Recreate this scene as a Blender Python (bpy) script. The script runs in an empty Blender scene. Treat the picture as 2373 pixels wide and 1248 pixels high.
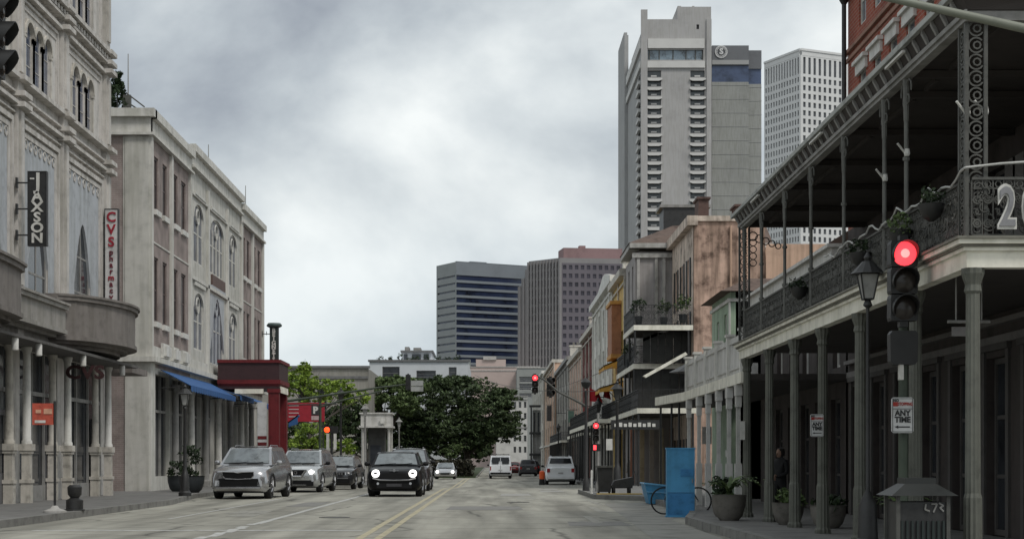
import bpy, bmesh, math, random
from mathutils import Vector, Matrix
random.seed(7)
R = math.radians
scn = bpy.context.scene
COL = scn.collection
# ------------------------------------------------------------------ camera, world, sun
F, VX, HY, H = 3800.0, 1135.0, 1068.0, 1.3          # measured focal length, vanishing point and eye height of the photo
cd = bpy.data.cameras.new('camera'); cam = bpy.data.objects.new('camera', cd); COL.objects.link(cam)
cam.location = (0, 0, H); cam.rotation_euler = (R(90), 0, 0)
cd.sensor_width = 36; cd.lens = F/2373*36
cd.shift_x = (1186.5-VX)/2373; cd.shift_y = (HY-624)/2373
cd.clip_start = 0.2; cd.clip_end = 6000
scn.camera = cam
scn.render.resolution_x = 1024; scn.render.resolution_y = 538
scn.view_settings.view_transform = 'Standard'; scn.view_settings.look = 'None'
scn.view_settings.exposure = 0.42; scn.view_settings.gamma = 1

SUN_EL, SUN_AZ = R(52), R(140)       # azimuth clockwise from +Y: behind the camera, to its right
w = bpy.data.worlds.new('World'); scn.world = w; w.use_nodes = True
nt = w.node_tree; nd = nt.nodes; lk = nt.links; nd.clear()
out = nd.new('ShaderNodeOutputWorld'); bg = nd.new('ShaderNodeBackground'); bg.inputs[1].default_value = 0.1
sky = nd.new('ShaderNodeTexSky'); sky.sky_type = 'NISHITA'; sky.sun_disc = False
sky.sun_elevation = SUN_EL; sky.sun_rotation = SUN_AZ; sky.dust_density = 3
tc = nd.new('ShaderNodeTexCoord'); mp = nd.new('ShaderNodeMapping'); mp.inputs['Scale'].default_value = (1, 1, 1.45)
mp.inputs['Location'].default_value = (3.62, 0.0, 0.42)
lk.new(tc.outputs['Generated'], mp.inputs[0])
n1 = nd.new('ShaderNodeTexNoise'); n1.inputs['Scale'].default_value = 4.2; n1.inputs['Detail'].default_value = 7; n1.inputs['Roughness'].default_value = 0.52
n1.inputs['Distortion'].default_value = 0.12
lk.new(mp.outputs[0], n1.inputs['Vector'])
rp = nd.new('ShaderNodeValToRGB'); e = rp.color_ramp.elements
e[0].position = 0.33; e[0].color = (0.25, 0.275, 0.31, 1); e[1].position = 0.64; e[1].color = (0.72, 0.745, 0.735, 1)
m_ = e.new(0.43); m_.color = (0.38, 0.415, 0.44, 1); m_ = e.new(0.53); m_.color = (0.54, 0.575, 0.585, 1)
lk.new(n1.outputs['Fac'], rp.inputs[0])
vm = nd.new('ShaderNodeVectorMath'); vm.operation = 'SCALE'; vm.inputs['Scale'].default_value = 10.2
lk.new(rp.outputs[0], vm.inputs[0])
# pale blue haze band near the horizon
sx = nd.new('ShaderNodeSeparateXYZ'); lk.new(tc.outputs['Generated'], sx.inputs[0])
hr = nd.new('ShaderNodeMapRange'); hr.inputs['From Min'].default_value = 0.0; hr.inputs['From Max'].default_value = 0.16; hr.inputs['To Min'].default_value = 0.62; hr.inputs['To Max'].default_value = 0.0
lk.new(sx.outputs[2], hr.inputs['Value']); hm = nd.new('ShaderNodeMixRGB'); hm.inputs[2].default_value = (0.46, 0.54, 0.60, 1)
lk.new(hr.outputs[0], hm.inputs[0]); lk.new(rp.outputs[0], hm.inputs[1]); lk.new(hm.outputs[0], vm.inputs[0])
mx = nd.new('ShaderNodeMixRGB'); mx.inputs[0].default_value = 0.93
lk.new(sky.outputs[0], mx.inputs[1]); lk.new(vm.outputs[0], mx.inputs[2])
lk.new(mx.outputs[0], bg.inputs[0]); lk.new(bg.outputs[0], out.inputs[0])

sd = bpy.data.lights.new('sun', 'SUN'); sd.energy = 1.2; sd.angle = R(14); sd.color = (1, 0.96, 0.9)
so = bpy.data.objects.new('sun', sd); COL.objects.link(so)
dirv = Vector((math.sin(SUN_AZ)*math.cos(SUN_EL), math.cos(SUN_AZ)*math.cos(SUN_EL), math.sin(SUN_EL)))
so.rotation_euler = dirv.to_track_quat('Z', 'Y').to_euler(); so.location = (0, -20, 60)

# ------------------------------------------------------------------ materials
MATS = {}
def mat(name, col, rough=0.8, metal=0.0, var=0.18, scale=3.0, bump=0.0, bscale=40, spec=0.4, emit=None, est=0, streak=0.0, dirt=None, coat=0):
    if name in MATS: return MATS[name]
    m = bpy.data.materials.new(name); m.use_nodes = True; t = m.node_tree; N = t.nodes; L = t.links
    b = N['Principled BSDF']; b.inputs['Roughness'].default_value = rough; b.inputs['Metallic'].default_value = metal
    b.inputs['Specular IOR Level'].default_value = spec
    if coat: b.inputs['Coat Weight'].default_value = coat; b.inputs['Coat Roughness'].default_value = 0.08
    g = N.new('ShaderNodeNewGeometry')
    no = N.new('ShaderNodeTexNoise'); no.inputs['Scale'].default_value = scale; no.inputs['Detail'].default_value = 6
    no.inputs['Roughness'].default_value = 0.65
    L.new(g.outputs['Position'], no.inputs['Vector'])
    r = N.new('ShaderNodeValToRGB'); e = r.color_ramp.elements
    d = dirt or tuple(c*(1-2.0*var) for c in col)
    e[0].position = 0.3; e[0].color = (*d, 1); e[1].position = 0.66; e[1].color = (*[min(1, c*(1+var*0.7)) for c in col], 1)
    mm = e.new(0.48); mm.color = (*col, 1)
    L.new(no.outputs['Fac'], r.inputs[0]); src = r.outputs[0]
    if streak:
        mp = N.new('ShaderNodeMapping'); mp.inputs['Scale'].default_value = (1.6, 1.6, 0.12)
        L.new(g.outputs['Position'], mp.inputs[0])
        n2 = N.new('ShaderNodeTexNoise'); n2.inputs['Scale'].default_value = 2.2; n2.inputs['Detail'].default_value = 5
        L.new(mp.outputs[0], n2.inputs['Vector'])
        r2 = N.new('ShaderNodeValToRGB'); r2.color_ramp.elements[0].position = 0.36; r2.color_ramp.elements[1].position = 0.58
        v = 1-streak; r2.color_ramp.elements[0].color = (v, v, v*0.97, 1); r2.color_ramp.elements[1].color = (1, 1, 1, 1)
        L.new(n2.outputs['Fac'], r2.inputs[0])
        mu = N.new('ShaderNodeMixRGB'); mu.blend_type = 'MULTIPLY'; mu.inputs[0].default_value = 1
        L.new(src, mu.inputs[1]); L.new(r2.outputs[0], mu.inputs[2]); src = mu.outputs[0]
    L.new(src, b.inputs['Base Color'])
    if bump:
        bn = N.new('ShaderNodeTexNoise'); bn.inputs['Scale'].default_value = bscale; bn.inputs['Detail'].default_value = 4
        L.new(g.outputs['Position'], bn.inputs['Vector'])
        bu = N.new('ShaderNodeBump'); bu.inputs['Strength'].default_value = bump; bu.inputs['Distance'].default_value = 0.03
        L.new(bn.outputs['Fac'], bu.inputs['Height']); L.new(bu.outputs[0], b.inputs['Normal'])
    if emit: b.inputs['Emission Color'].default_value = (*emit, 1); b.inputs['Emission Strength'].default_value = est
    MATS[name] = m; return m
def brick_mat(name, c1, c2, mortar, bw=0.24, bh=0.08, ms=0.012):
    m = bpy.data.materials.new(name); m.use_nodes = True; t = m.node_tree; N = t.nodes; L = t.links
    b = N['Principled BSDF']; b.inputs['Roughness'].default_value = 0.85; b.inputs['Specular IOR Level'].default_value = 0.2
    g = N.new('ShaderNodeNewGeometry'); s = N.new('ShaderNodeSeparateXYZ'); L.new(g.outputs['Position'], s.inputs[0])
    ad = N.new('ShaderNodeMath'); ad.operation = 'ADD'; L.new(s.outputs[0], ad.inputs[0]); L.new(s.outputs[1], ad.inputs[1])
    cb = N.new('ShaderNodeCombineXYZ'); L.new(ad.outputs[0], cb.inputs[0]); L.new(s.outputs[2], cb.inputs[1])
    br = N.new('ShaderNodeTexBrick'); br.inputs['Scale'].default_value = 1; br.inputs['Brick Width'].default_value = bw
    br.inputs['Row Height'].default_value = bh; br.inputs['Mortar Size'].default_value = ms
    br.inputs['Color1'].default_value = (*c1, 1); br.inputs['Color2'].default_value = (*c2, 1); br.inputs['Mortar'].default_value = (*mortar, 1)
    L.new(cb.outputs[0], br.inputs['Vector'])
    no = N.new('ShaderNodeTexNoise'); no.inputs['Scale'].default_value = 1.3; no.inputs['Detail'].default_value = 6
    L.new(g.outputs['Position'], no.inputs['Vector'])
    r = N.new('ShaderNodeValToRGB'); r.color_ramp.elements[0].position = .3; r.color_ramp.elements[0].color = (.6, .6, .6, 1); r.color_ramp.elements[1].position = .65
    L.new(no.outputs['Fac'], r.inputs[0])
    mu = N.new('ShaderNodeMixRGB'); mu.blend_type = 'MULTIPLY'; mu.inputs[0].default_value = 1
    L.new(br.outputs[0], mu.inputs[1]); L.new(r.outputs[0], mu.inputs[2]); L.new(mu.outputs[0], b.inputs['Base Color'])
    MATS[name] = m; return m
def leaf_mat(name, c0, c1):
    m = bpy.data.materials.new(name); m.use_nodes = True; t = m.node_tree; N = t.nodes; L = t.links
    b = N['Principled BSDF']; b.inputs['Roughness'].default_value = 0.6; b.inputs['Specular IOR Level'].default_value = 0.25
    g = N.new('ShaderNodeNewGeometry'); r = N.new('ShaderNodeValToRGB')
    no = N.new('ShaderNodeTexNoise'); no.inputs['Scale'].default_value = 0.5
    L.new(g.outputs['Position'], no.inputs['Vector'])
    ad = N.new('ShaderNodeMath'); ad.operation = 'ADD'; L.new(g.outputs['Random Per Island'], ad.inputs[0]); L.new(no.outputs['Fac'], ad.inputs[1])
    dv = N.new('ShaderNodeMath'); dv.operation = 'MULTIPLY'; dv.inputs[1].default_value = 0.55; L.new(ad.outputs[0], dv.inputs[0])
    r.color_ramp.elements[0].position = .2; r.color_ramp.elements[0].color = (*c0, 1); r.color_ramp.elements[1].position = .8; r.color_ramp.elements[1].color = (*c1, 1)
    L.new(dv.outputs[0], r.inputs[0]); L.new(r.outputs[0], b.inputs['Base Color'])
    MATS[name] = m; return m

asphalt = mat('asphalt', (0.30, 0.292, 0.258), 0.85, var=0.10, scale=0.9, bump=0.35, bscale=60)
# longer worn bands and cracks in the asphalt
def asphalt_detail(m):
    t = m.node_tree; N = t.nodes; L = t.links; b = N['Principled BSDF']
    old = b.inputs['Base Color'].links[0].from_socket
    g = N.new('ShaderNodeNewGeometry')
    mp = N.new('ShaderNodeMapping'); mp.inputs['Scale'].default_value = (1.0, 0.07, 1); L.new(g.outputs['Position'], mp.inputs[0])
    n = N.new('ShaderNodeTexNoise'); n.inputs['Scale'].default_value = 1.1; n.inputs['Detail'].default_value = 5; L.new(mp.outputs[0], n.inputs['Vector'])
    r = N.new('ShaderNodeValToRGB'); r.color_ramp.elements[0].position = .36; r.color_ramp.elements[0].color = (.64, .64, .62, 1)
    r.color_ramp.elements[1].position = .62; r.color_ramp.elements[1].color = (1.18, 1.18, 1.15, 1); L.new(n.outputs['Fac'], r.inputs[0])
    mu = N.new('ShaderNodeMixRGB'); mu.blend_type = 'MULTIPLY'; mu.inputs[0].default_value = 1; L.new(old, mu.inputs[1]); L.new(r.outputs[0], mu.inputs[2])
    n3 = N.new('ShaderNodeTexNoise'); n3.inputs['Scale'].default_value = 0.7; n3.inputs['Detail'].default_value = 3; L.new(g.outputs['Position'], n3.inputs['Vector'])
    mxv = N.new('ShaderNodeMixRGB'); mxv.inputs[0].default_value = 0.25; L.new(g.outputs['Position'], mxv.inputs[1]); L.new(n3.outputs['Color'], mxv.inputs[2])
    vo = N.new('ShaderNodeTexVoronoi'); vo.feature = 'DISTANCE_TO_EDGE'; vo.inputs['Scale'].default_value = 0.33; L.new(mxv.outputs[0], vo.inputs['Vector'])
    rc = N.new('ShaderNodeValToRGB'); rc.color_ramp.elements[0].position = 0.0; rc.color_ramp.elements[0].color = (.42, .42, .42, 1)
    rc.color_ramp.elements[1].position = 0.018; rc.color_ramp.elements[1].color = (1, 1, 1, 1); L.new(vo.outputs['Distance'], rc.inputs[0])
    m2 = N.new('ShaderNodeMixRGB'); m2.blend_type = 'MULTIPLY'; m2.inputs[0].default_value = 1; L.new(mu.outputs[0], m2.inputs[1]); L.new(rc.outputs[0], m2.inputs[2])
    L.new(m2.outputs[0], b.inputs['Base Color'])
asphalt_detail(asphalt)
paving = mat('paving', (0.155, 0.152, 0.145), 0.85, var=0.18, scale=1.6, bump=0.3, bscale=30)
kerbm = mat('kerb_stone', (0.19, 0.187, 0.175), 0.8, var=0.25, scale=2.2, bump=0.3)
earth = mat('ground_soil', (0.12, 0.12, 0.11), 0.95)
paint_w = mat('white_road_paint', (0.42, 0.42, 0.40), 0.7, var=0.28, scale=5)
paint_y = mat('yellow_road_paint', (0.40, 0.355, 0.235), 0.7, var=0.25, scale=5)
stucco = mat('pale_grey_stucco', (0.54, 0.515, 0.485), 0.85, var=0.14, scale=2.2, bump=0.3, streak=0.28)
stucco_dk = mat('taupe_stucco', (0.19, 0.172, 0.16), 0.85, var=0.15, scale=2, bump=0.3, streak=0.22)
blue_panel = mat('pale_blue_render', (0.40, 0.42, 0.445), 0.85, var=0.12, scale=3, streak=0.15)
cream = mat('cream_paint', (0.52, 0.49, 0.44), 0.7, var=0.18, scale=4, streak=0.25)
stucco2 = mat('light_stucco', (0.50, 0.49, 0.455), 0.85, var=0.10, scale=2, bump=0.2, streak=0.22)
stucco2b = mat('lighter_stucco', (0.56, 0.55, 0.515), 0.85, var=0.10, scale=2, bump=0.2, streak=0.18)
pinkbrick = brick_mat('pinkish_brown_brick', (0.29, 0.235, 0.218), (0.325, 0.265, 0.25), (0.35, 0.31, 0.29))
redbrick = brick_mat('red_brick', (0.30, 0.065, 0.042), (0.36, 0.09, 0.055), (0.33, 0.19, 0.15))
dark = mat('dark_interior', (0.02, 0.02, 0.022), 0.7)
glass = mat('dark_glass', (0.03, 0.034, 0.04), 0.08, var=0.4, scale=1.2, spec=0.6)
glass_b = mat('bluish_glass', (0.075, 0.09, 0.13), 0.12, var=0.35, scale=1.0, spec=0.6)
glass_w = mat('pale_glass', (0.12, 0.14, 0.16), 0.12, var=0.4, scale=0.6, spec=0.6)
iron = mat('black_iron', (0.022, 0.022, 0.022), 0.5, var=0.3, scale=6, spec=0.5)
iron_g = mat('weathered_iron', (0.075, 0.075, 0.068), 0.6, var=0.3, scale=6)
white_p = mat('white_paint', (0.62, 0.61, 0.58), 0.6, var=0.12, scale=4, streak=0.2)
cream_w = mat('ivory_paint', (0.78, 0.755, 0.66), 0.6, var=0.12, scale=3, streak=0.2)
grey_w = mat('grey_paint', (0.26, 0.255, 0.245), 0.7, var=0.15, scale=3, streak=0.25)
red_p = mat('dark_red_paint', (0.125, 0.011, 0.014), 0.5, var=0.2, scale=3)
red_dk = mat('maroon_paint', (0.045, 0.02, 0.022), 0.5, var=0.2, scale=3)
blue_cl = mat('blue_canvas', (0.03, 0.095, 0.25), 0.8, var=0.12, scale=3)
rubber = mat('rubber', (0.018, 0.018, 0.018), 0.85)
chrome = mat('chrome', (0.6, 0.6, 0.62), 0.2, metal=1)
alloy = mat('alloy', (0.32, 0.32, 0.33), 0.35, metal=0.8)
green_st = mat('green_steel', (0.045, 0.06, 0.04), 0.5, var=0.2, scale=4)

# ------------------------------------------------------------------ mesh builder and scene helpers
def at(x, y, Y): return Vector(((x-VX)/F*Y, Y, H+(HY-y)/F*Y))
def PX(X0, s=-1):      # facade plane X = X0; s=-1: faces +X (depth runs to -X), s=1: faces -X
    return lambda u, v, d: Vector((X0+s*d, u, v))
def PY(Y0): return lambda u, v, d: Vector((u, Y0+d, v))
def PQ(o, dx, dy):     # slanted facade through o with unit direction (dx,dy); depth is inward (left of normal)
    n = (-dy, dx)
    return lambda u, v, d: Vector((o[0]+dx*u+n[0]*d, o[1]+dy*u+n[1]*d, v))
class MB:
    def __init__(s): s.v = []; s.f = []
    def add(s, vs, fs):
        n = len(s.v); s.v += [Vector(a) for a in vs]; s.f += [tuple(i+n for i in f) for f in fs]; return s
    def hexa(s, c): return s.add(c, [(0,1,2,3),(4,7,6,5),(0,4,5,1),(1,5,6,2),(2,6,7,3),(3,7,4,0)])
    def box(s, x0, x1, y0, y1, z0, z1):
        return s.hexa([(x0,y0,z0),(x1,y0,z0),(x1,y1,z0),(x0,y1,z0),(x0,y0,z1),(x1,y0,z1),(x1,y1,z1),(x0,y1,z1)])
    def pbox(s, P, u0, u1, v0, v1, d0, d1):
        return s.hexa([P(u0,v0,d0),P(u1,v0,d0),P(u1,v0,d1),P(u0,v0,d1),P(u0,v1,d0),P(u1,v1,d0),P(u1,v1,d1),P(u0,v1,d1)])
    def pquad(s, P, u0, u1, v0, v1, d): return s.add([P(u0,v0,d),P(u1,v0,d),P(u1,v1,d),P(u0,v1,d)], [(0,1,2,3)])
    def prism(s, pts, off):       # polygon (3D points) extruded by vector
        n = len(pts); off = Vector(off); a = [Vector(p) for p in pts]; b = [p+off for p in a]
        return s.add(a+b, [tuple(range(n)), tuple(range(2*n-1, n-1, -1))]+[(i, (i+1)%n, n+(i+1)%n, n+i) for i in range(n)])
    def tube(s, p0, p1, r0, r1=None, n=8, cap=True):
        r1 = r0 if r1 is None else r1; p0, p1 = Vector(p0), Vector(p1); d = (p1-p0)
        if d.length < 1e-6: return s
        d.normalize(); a = d.orthogonal().normalized(); b = d.cross(a); vs = []
        for p, r in ((p0, r0), (p1, r1)):
            vs += [p+(a*math.cos(t)+b*math.sin(t))*r for t in [2*math.pi*i/n for i in range(n)]]
        fs = [(i, (i+1)%n, n+(i+1)%n, n+i) for i in range(n)]
        if cap: fs += [tuple(range(n-1, -1, -1)), tuple(range(n, 2*n))]
        return s.add(vs, fs)
    def path(s, pts, r, n=6):
        for i in range(len(pts)-1): s.tube(pts[i], pts[i+1], r if not isinstance(r, (list, tuple)) else r[i], r if not isinstance(r, (list, tuple)) else r[i+1], n)
        return s
    def lathe(s, c, prof, n=16, axis='Z', flute=0):
        c = Vector(c); vs = []
        for r, h in prof:
            for i in range(n):
                t = 2*math.pi*i/n; rr = r*(1-flute*(i % 2))
                p = (rr*math.cos(t), rr*math.sin(t), h)
                if axis == 'Y': p = (p[0], p[2], p[1])
                if axis == 'X': p = (p[2], p[0], p[1])
                vs.append(c+Vector(p))
        m = len(prof); fs = [(j*n+i, j*n+(i+1)%n, (j+1)*n+(i+1)%n, (j+1)*n+i) for j in range(m-1) for i in range(n)]
        fs += [tuple(range(n)), tuple(range((m-1)*n, m*n))]
        return s.add(vs, fs)
    def ring(s, P, u, v, r, t=0.02, d=0, th=0.02, n=12, a0=0, a1=360):
        full = a1-a0 >= 360; vs = []; k = n if full else n+1
        for i in range(k):
            a = R(a0+(a1-a0)*i/n)
            for rr, dd in ((r-t/2, d), (r+t/2, d), (r+t/2, d+th), (r-t/2, d+th)):
                vs.append(P(u+rr*math.cos(a), v+rr*math.sin(a), dd))
        fs = []
        for i in range(n if full else n):
            j = (i+1) % k
            for q in range(4): fs.append((i*4+q, i*4+(q+1) % 4, j*4+(q+1) % 4, j*4+q))
        return s.add(vs, fs)
    def wall(s, P, u0, u1, v0, v1, ops, depth=0.25):
        ops = [(max(a, u0), min(b, u1), max(c, v0), min(d, v1)) for a, b, c, d in ops]
        us = sorted({u0, u1, *[o[0] for o in ops], *[o[1] for o in ops]}); vs = sorted({v0, v1, *[o[2] for o in ops], *[o[3] for o in ops]})
        for i in range(len(us)-1):
            for j in range(len(vs)-1):
                cu, cv = (us[i]+us[i+1])/2, (vs[j]+vs[j+1])/2
                if any(a < cu < b and c < cv < d for a, b, c, d in ops): continue
                s.pquad(P, us[i], us[i+1], vs[j], vs[j+1], 0)
        for a, b, c, d in ops:
            s.add([P(a,c,0),P(b,c,0),P(b,d,0),P(a,d,0),P(a,c,depth),P(b,c,depth),P(b,d,depth),P(a,d,depth)], [(0,1,5,4),(1,2,6,5),(2,3,7,6),(3,0,4,7)])
        return s
    def build(s, name, m, parent=None, smooth=False, recalc=True, origin=None):
        me = bpy.data.meshes.new(name); o = bpy.data.objects.new(name, me); COL.objects.link(o)
        off = Vector((0, 0, 0))
        if parent is not None:
            o.parent = parent; off = wloc(parent)
        elif origin is not None:
            off = Vector(origin); o.location = off
        me.from_pydata([v-off for v in s.v], [], s.f)
        if recalc:
            bm = bmesh.new(); bm.from_mesh(me); bmesh.ops.recalc_face_normals(bm, faces=bm.faces); bm.to_mesh(me); bm.free()
        if smooth:
            me.polygons.foreach_set('use_smooth', [True]*len(me.polygons))
            me.set_sharp_from_angle(angle=R(38))
        me.materials.append(m); return o
def wloc(o):
    l = Vector((0, 0, 0))
    while o is not None: l = l+o.location; o = o.parent
    return l
def thing(name, label, cat, loc=(0, 0, 0), group=None):
    o = bpy.data.objects.new(name, None); COL.objects.link(o); o.location = loc; o.empty_display_size = 0.3
    o['label'] = label; o['category'] = cat
    if group: o['group'] = group
    return o
def tag(o, label, cat, group=None):
    o['label'] = label; o['category'] = cat
    if group: o['group'] = group
    return o
def struct(o): o['kind'] = 'structure'; return o
def dup(o, loc, label, parent=None, rot=None, scale=None):
    def rec(a, par):
        c = a.copy(); COL.objects.link(c); c.parent = par
        for ch in a.children: rec(ch, c)
        return c
    c = rec(o, parent); c.location = loc
    if rot is not None: c.rotation_euler = rot
    if scale is not None: c.scale = (scale,)*3
    if label: c['label'] = label
    return c
def text(name, body, size, P0, m, parent, rot=(R(90), 0, 0), ext=0.012, line=1.0, sx=1.0, bold=0.0):
    cu = bpy.data.curves.new(name, 'FONT'); cu.body = body; cu.size = size; cu.extrude = ext; cu.align_x = 'CENTER'; cu.align_y = 'CENTER'
    cu.space_line = line; cu.offset = bold; cu.resolution_u = 3
    t = bpy.data.objects.new('t', cu); COL.objects.link(t); bpy.context.view_layer.update()
    me = bpy.data.meshes.new_from_object(t.evaluated_get(bpy.context.evaluated_depsgraph_get()))
    bpy.data.objects.remove(t); me.name = name; me.materials.clear(); me.materials.append(m)
    M = Matrix.Translation(Vector(P0)-wloc(parent)) @ Matrix.Rotation(rot[2], 4, 'Z') @ Matrix.Rotation(rot[0], 4, 'X') @ Matrix.Diagonal((sx, 1, 1, 1))
    me.transform(M); o = bpy.data.objects.new(name, me); COL.objects.link(o); o.parent = parent; return o
def window(par, P, a, b, c, d, depth, fm, gm, nx=1, ny=2, fw=0.06, name='window'):
    f = MB()
    d0, d1 = depth-0.085, depth-0.03
    f.pbox(P, a, a+fw, c, d, d0, d1).pbox(P, b-fw, b, c, d, d0, d1).pbox(P, a+fw, b-fw, c, c+fw, d0, d1).pbox(P, a+fw, b-fw, d-fw, d, d0, d1)
    for i in range(1, nx): u = a+(b-a)*i/nx; f.pbox(P, u-fw*.35, u+fw*.35, c+fw, d-fw, d0+.01, d1-.004)
    for j in range(1, ny): v = c+(d-c)*j/ny; f.pbox(P, a+fw, b-fw, v-fw*.35, v+fw*.35, d0+.014, d1-.008)
    o = f.build(name, fm, par)
    MB().pbox(P, a+.002, b-.002, c+.002, d-.002, depth-0.055, depth-0.012).build('pane', gm, o)
    return o
def arch_head(mb, P, a, b, c, d, d0, d1, pointed=False, n=10):   # fills corners of rectangle (a,b,c,d) above an arch
    w = (b-a)/2; h = d-c; pts = []
    for i in range(n+1):
        t = i/n
        if pointed:
            x = -1+2*t; y = (1-abs(x)**1.7)
        else:
            x = -math.cos(math.pi*t); y = math.sin(math.pi*t)
        pts.append(((a+b)/2+x*w, c+h*max(0, min(1, y))*0.97))
    for i in range(n):
        (u0, v0), (u1, v1) = pts[i], pts[i+1]
        mb.hexa([P(u0,v0,d0),P(u1,v1,d0),P(u1,v1,d1),P(u0,v0,d1),P(u0,d,d0),P(u1,d,d0),P(u1,d,d1),P(u0,d,d1)])

def gz(Y):
    t = min(1, max(0, (Y-75)/25)); return -0.24*t*t*(3-2*t)
YS = [-30, 0, 20, 40, 60, 75, 80, 84, 88, 92, 96, 100, 140, 220, 400]
def strip(name, m, xa, xb, ys, dz, skirt=False):      # xa, xb: functions of Y or numbers
    fa = xa if callable(xa) else (lambda y: xa); fb = xb if callable(xb) else (lambda y: xb); mb = MB()
    for i in range(len(ys)-1):
        y0, y1 = ys[i], ys[i+1]
        if skirt:
            mb.hexa([(fa(y0),y0,gz(y0)-.2),(fb(y0),y0,gz(y0)-.2),(fb(y1),y1,gz(y1)-.2),(fa(y1),y1,gz(y1)-.2),(fa(y0),y0,gz(y0)+dz),(fb(y0),y0,gz(y0)+dz),(fb(y1),y1,gz(y1)+dz),(fa(y1),y1,gz(y1)+dz)])
        else:
            mb.add([(fa(y0),y0,gz(y0)+dz),(fb(y0),y0,gz(y0)+dz),(fb(y1),y1,gz(y1)+dz),(fa(y1),y1,gz(y1)+dz)], [(0,1,2,3)])
    return mb.build(name, m)
def yy(a, b, extra=()): return sorted({a, b, *[y for y in YS if a < y < b], *[e for e in extra if a < e < b]})

# ------------------------------------------------------------------ the setting
g = MB()
gy = [-400, -30, 0, 40, 75, 80, 84, 88, 92, 96, 100, 400, 5000]
for i in range(len(gy)-1):
    y0, y1 = gy[i], gy[i+1]; g.add([(-3000,y0,gz(y0)-.03),(3000,y0,gz(y0)-.03),(3000,y1,gz(y1)-.03),(-3000,y1,gz(y1)-.03)], [(0,1,2,3)])
struct(g.build('ground', earth))
def lerp(y, tb):
    if y <= tb[0][0]: return tb[0][1]
    for (a, va), (b, vb) in zip(tb, tb[1:]):
        if y <= b: return va+(vb-va)*(y-a)/(b-a)
    return tb[-1][1]
LK = [(31, -9.5), (49, -9.5), (58, -10.4), (72, -10.4), (76, -9.7), (82, -9.7), (86, -8.0), (100, -7.0), (125, -6.0)]
RK = [(15, 4.15), (24, 4.15), (30, 4.05), (34, 4.05), (37, 4.5), (41, 5.0), (54, 5.0), (56.5, 3.6), (67, 3.6), (70, 5.6), (80, 5.9), (400, 6.6)]
lk_ = lambda y: lerp(y, LK); rk_ = lambda y: lerp(y, RK)
ex = [a for a, b in LK+RK]
struct(strip('road', asphalt, -60, 60, yy(-30, 400), 0.0))
struct(strip('pavement_left', paving, -40, lambda y: lk_(y)-.16, yy(31, 125, ex), 0.15, True))
struct(strip('kerb_left', kerbm, lambda y: lk_(y)-.16, lk_, yy(31, 125, ex), 0.156, True))
struct(strip('pavement_right', paving, lambda y: rk_(y)+.16, 45, yy(15, 400, ex), 0.15, True))
struct(strip('kerb_right', kerbm, rk_, lambda y: rk_(y)+.16, yy(15, 400, ex), 0.156, True))
# road markings (thin sheets 4 mm above the asphalt), broken where worn
def worn(name, m, x0, x1, y0, y1, step, miss, seed, wob=0.0):
    rnd = random.Random(seed); y = y0; mb = MB()
    while y < y1:
        yn = min(y1, y+step*rnd.uniform(.6, 1.5)); w_ = rnd.uniform(-wob, wob)
        if rnd.random() > miss: 
            for a, b in zip(yy(y, yn), yy(y, yn)[1:]):
                mb.add([(x0+w_,a,gz(a)+.004),(x1+w_,a,gz(a)+.004),(x1+w_,b,gz(b)+.004),(x0+w_,b,gz(b)+.004)], [(0,1,2,3)])
        y = yn
    return struct(mb.build(name, m))
worn('road_marking_centre', paint_y, -2.27, -2.14, 18, 170, 4, 0.02, 1, .006)
worn('road_marking_centre', paint_y, -1.95, -1.82, 18, 170, 4, 0.02, 2, .006)
worn('road_marking_lane', paint_w, -4.93, -4.78, 36, 66, 2.0, 0.0, 3, .008)
worn('road_marking_lane', paint_w, -4.95, -4.76, 27.5, 36, .55, 0.2, 4, .06)
worn('road_marking_parking', paint_w, -7.3, -7.2, 37, 57, 3, 0.05, 5, .008)
mb = MB(); rnd = random.Random(3); x = -8.6
while x < -2.4:
    xn = min(-2.4, x+rnd.uniform(.3, .8)); o_ = rnd.uniform(-.03, .03)
    if rnd.random() > .04: mb.add([(x,30.7+o_,.005),(xn,30.7+o_,.005),(xn,31.05+o_,.005),(x,31.05+o_,.005)], [(0,1,2,3)])
    x = xn
struct(mb.build('road_marking_stop_line', paint_w))
mb = MB()
for cx, cy, sx_, sy_ in ((-6.1, 42, .5, 1.3), (-5.9, 39.6, .35, .9), (1.3, 58, .35, 1.2), (2.9, 44, .12, 2.6), (2.3, 37, .10, 2.2), (3.3, 52, .10, 3)):
    mb.add([(cx-sx_,cy-sy_,.0045),(cx+sx_,cy-sy_,.0045),(cx+sx_*.8,cy+sy_,.0045),(cx-sx_*.9,cy+sy_,.0045)], [(0,1,2,3)])
struct(mb.build('road_marking_worn_patches', mat('worn_paint', (0.27, 0.265, 0.235), .8, var=.3, scale=4)))
# lighter apron on the right side of the road and at the blue panel
mb = MB(); mb.add([(2.6,24,.004),(3.9,24,.004),(4.0,36,.004),(4.9,42,.004),(4.9,52,.004),(3.5,50,.004),(3.2,40,.004)], [tuple(range(7))])
struct(mb.build('road_apron', mat('pale_concrete', (0.27, 0.265, 0.24), .85, var=.25, scale=1.2, bump=.3)))

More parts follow.
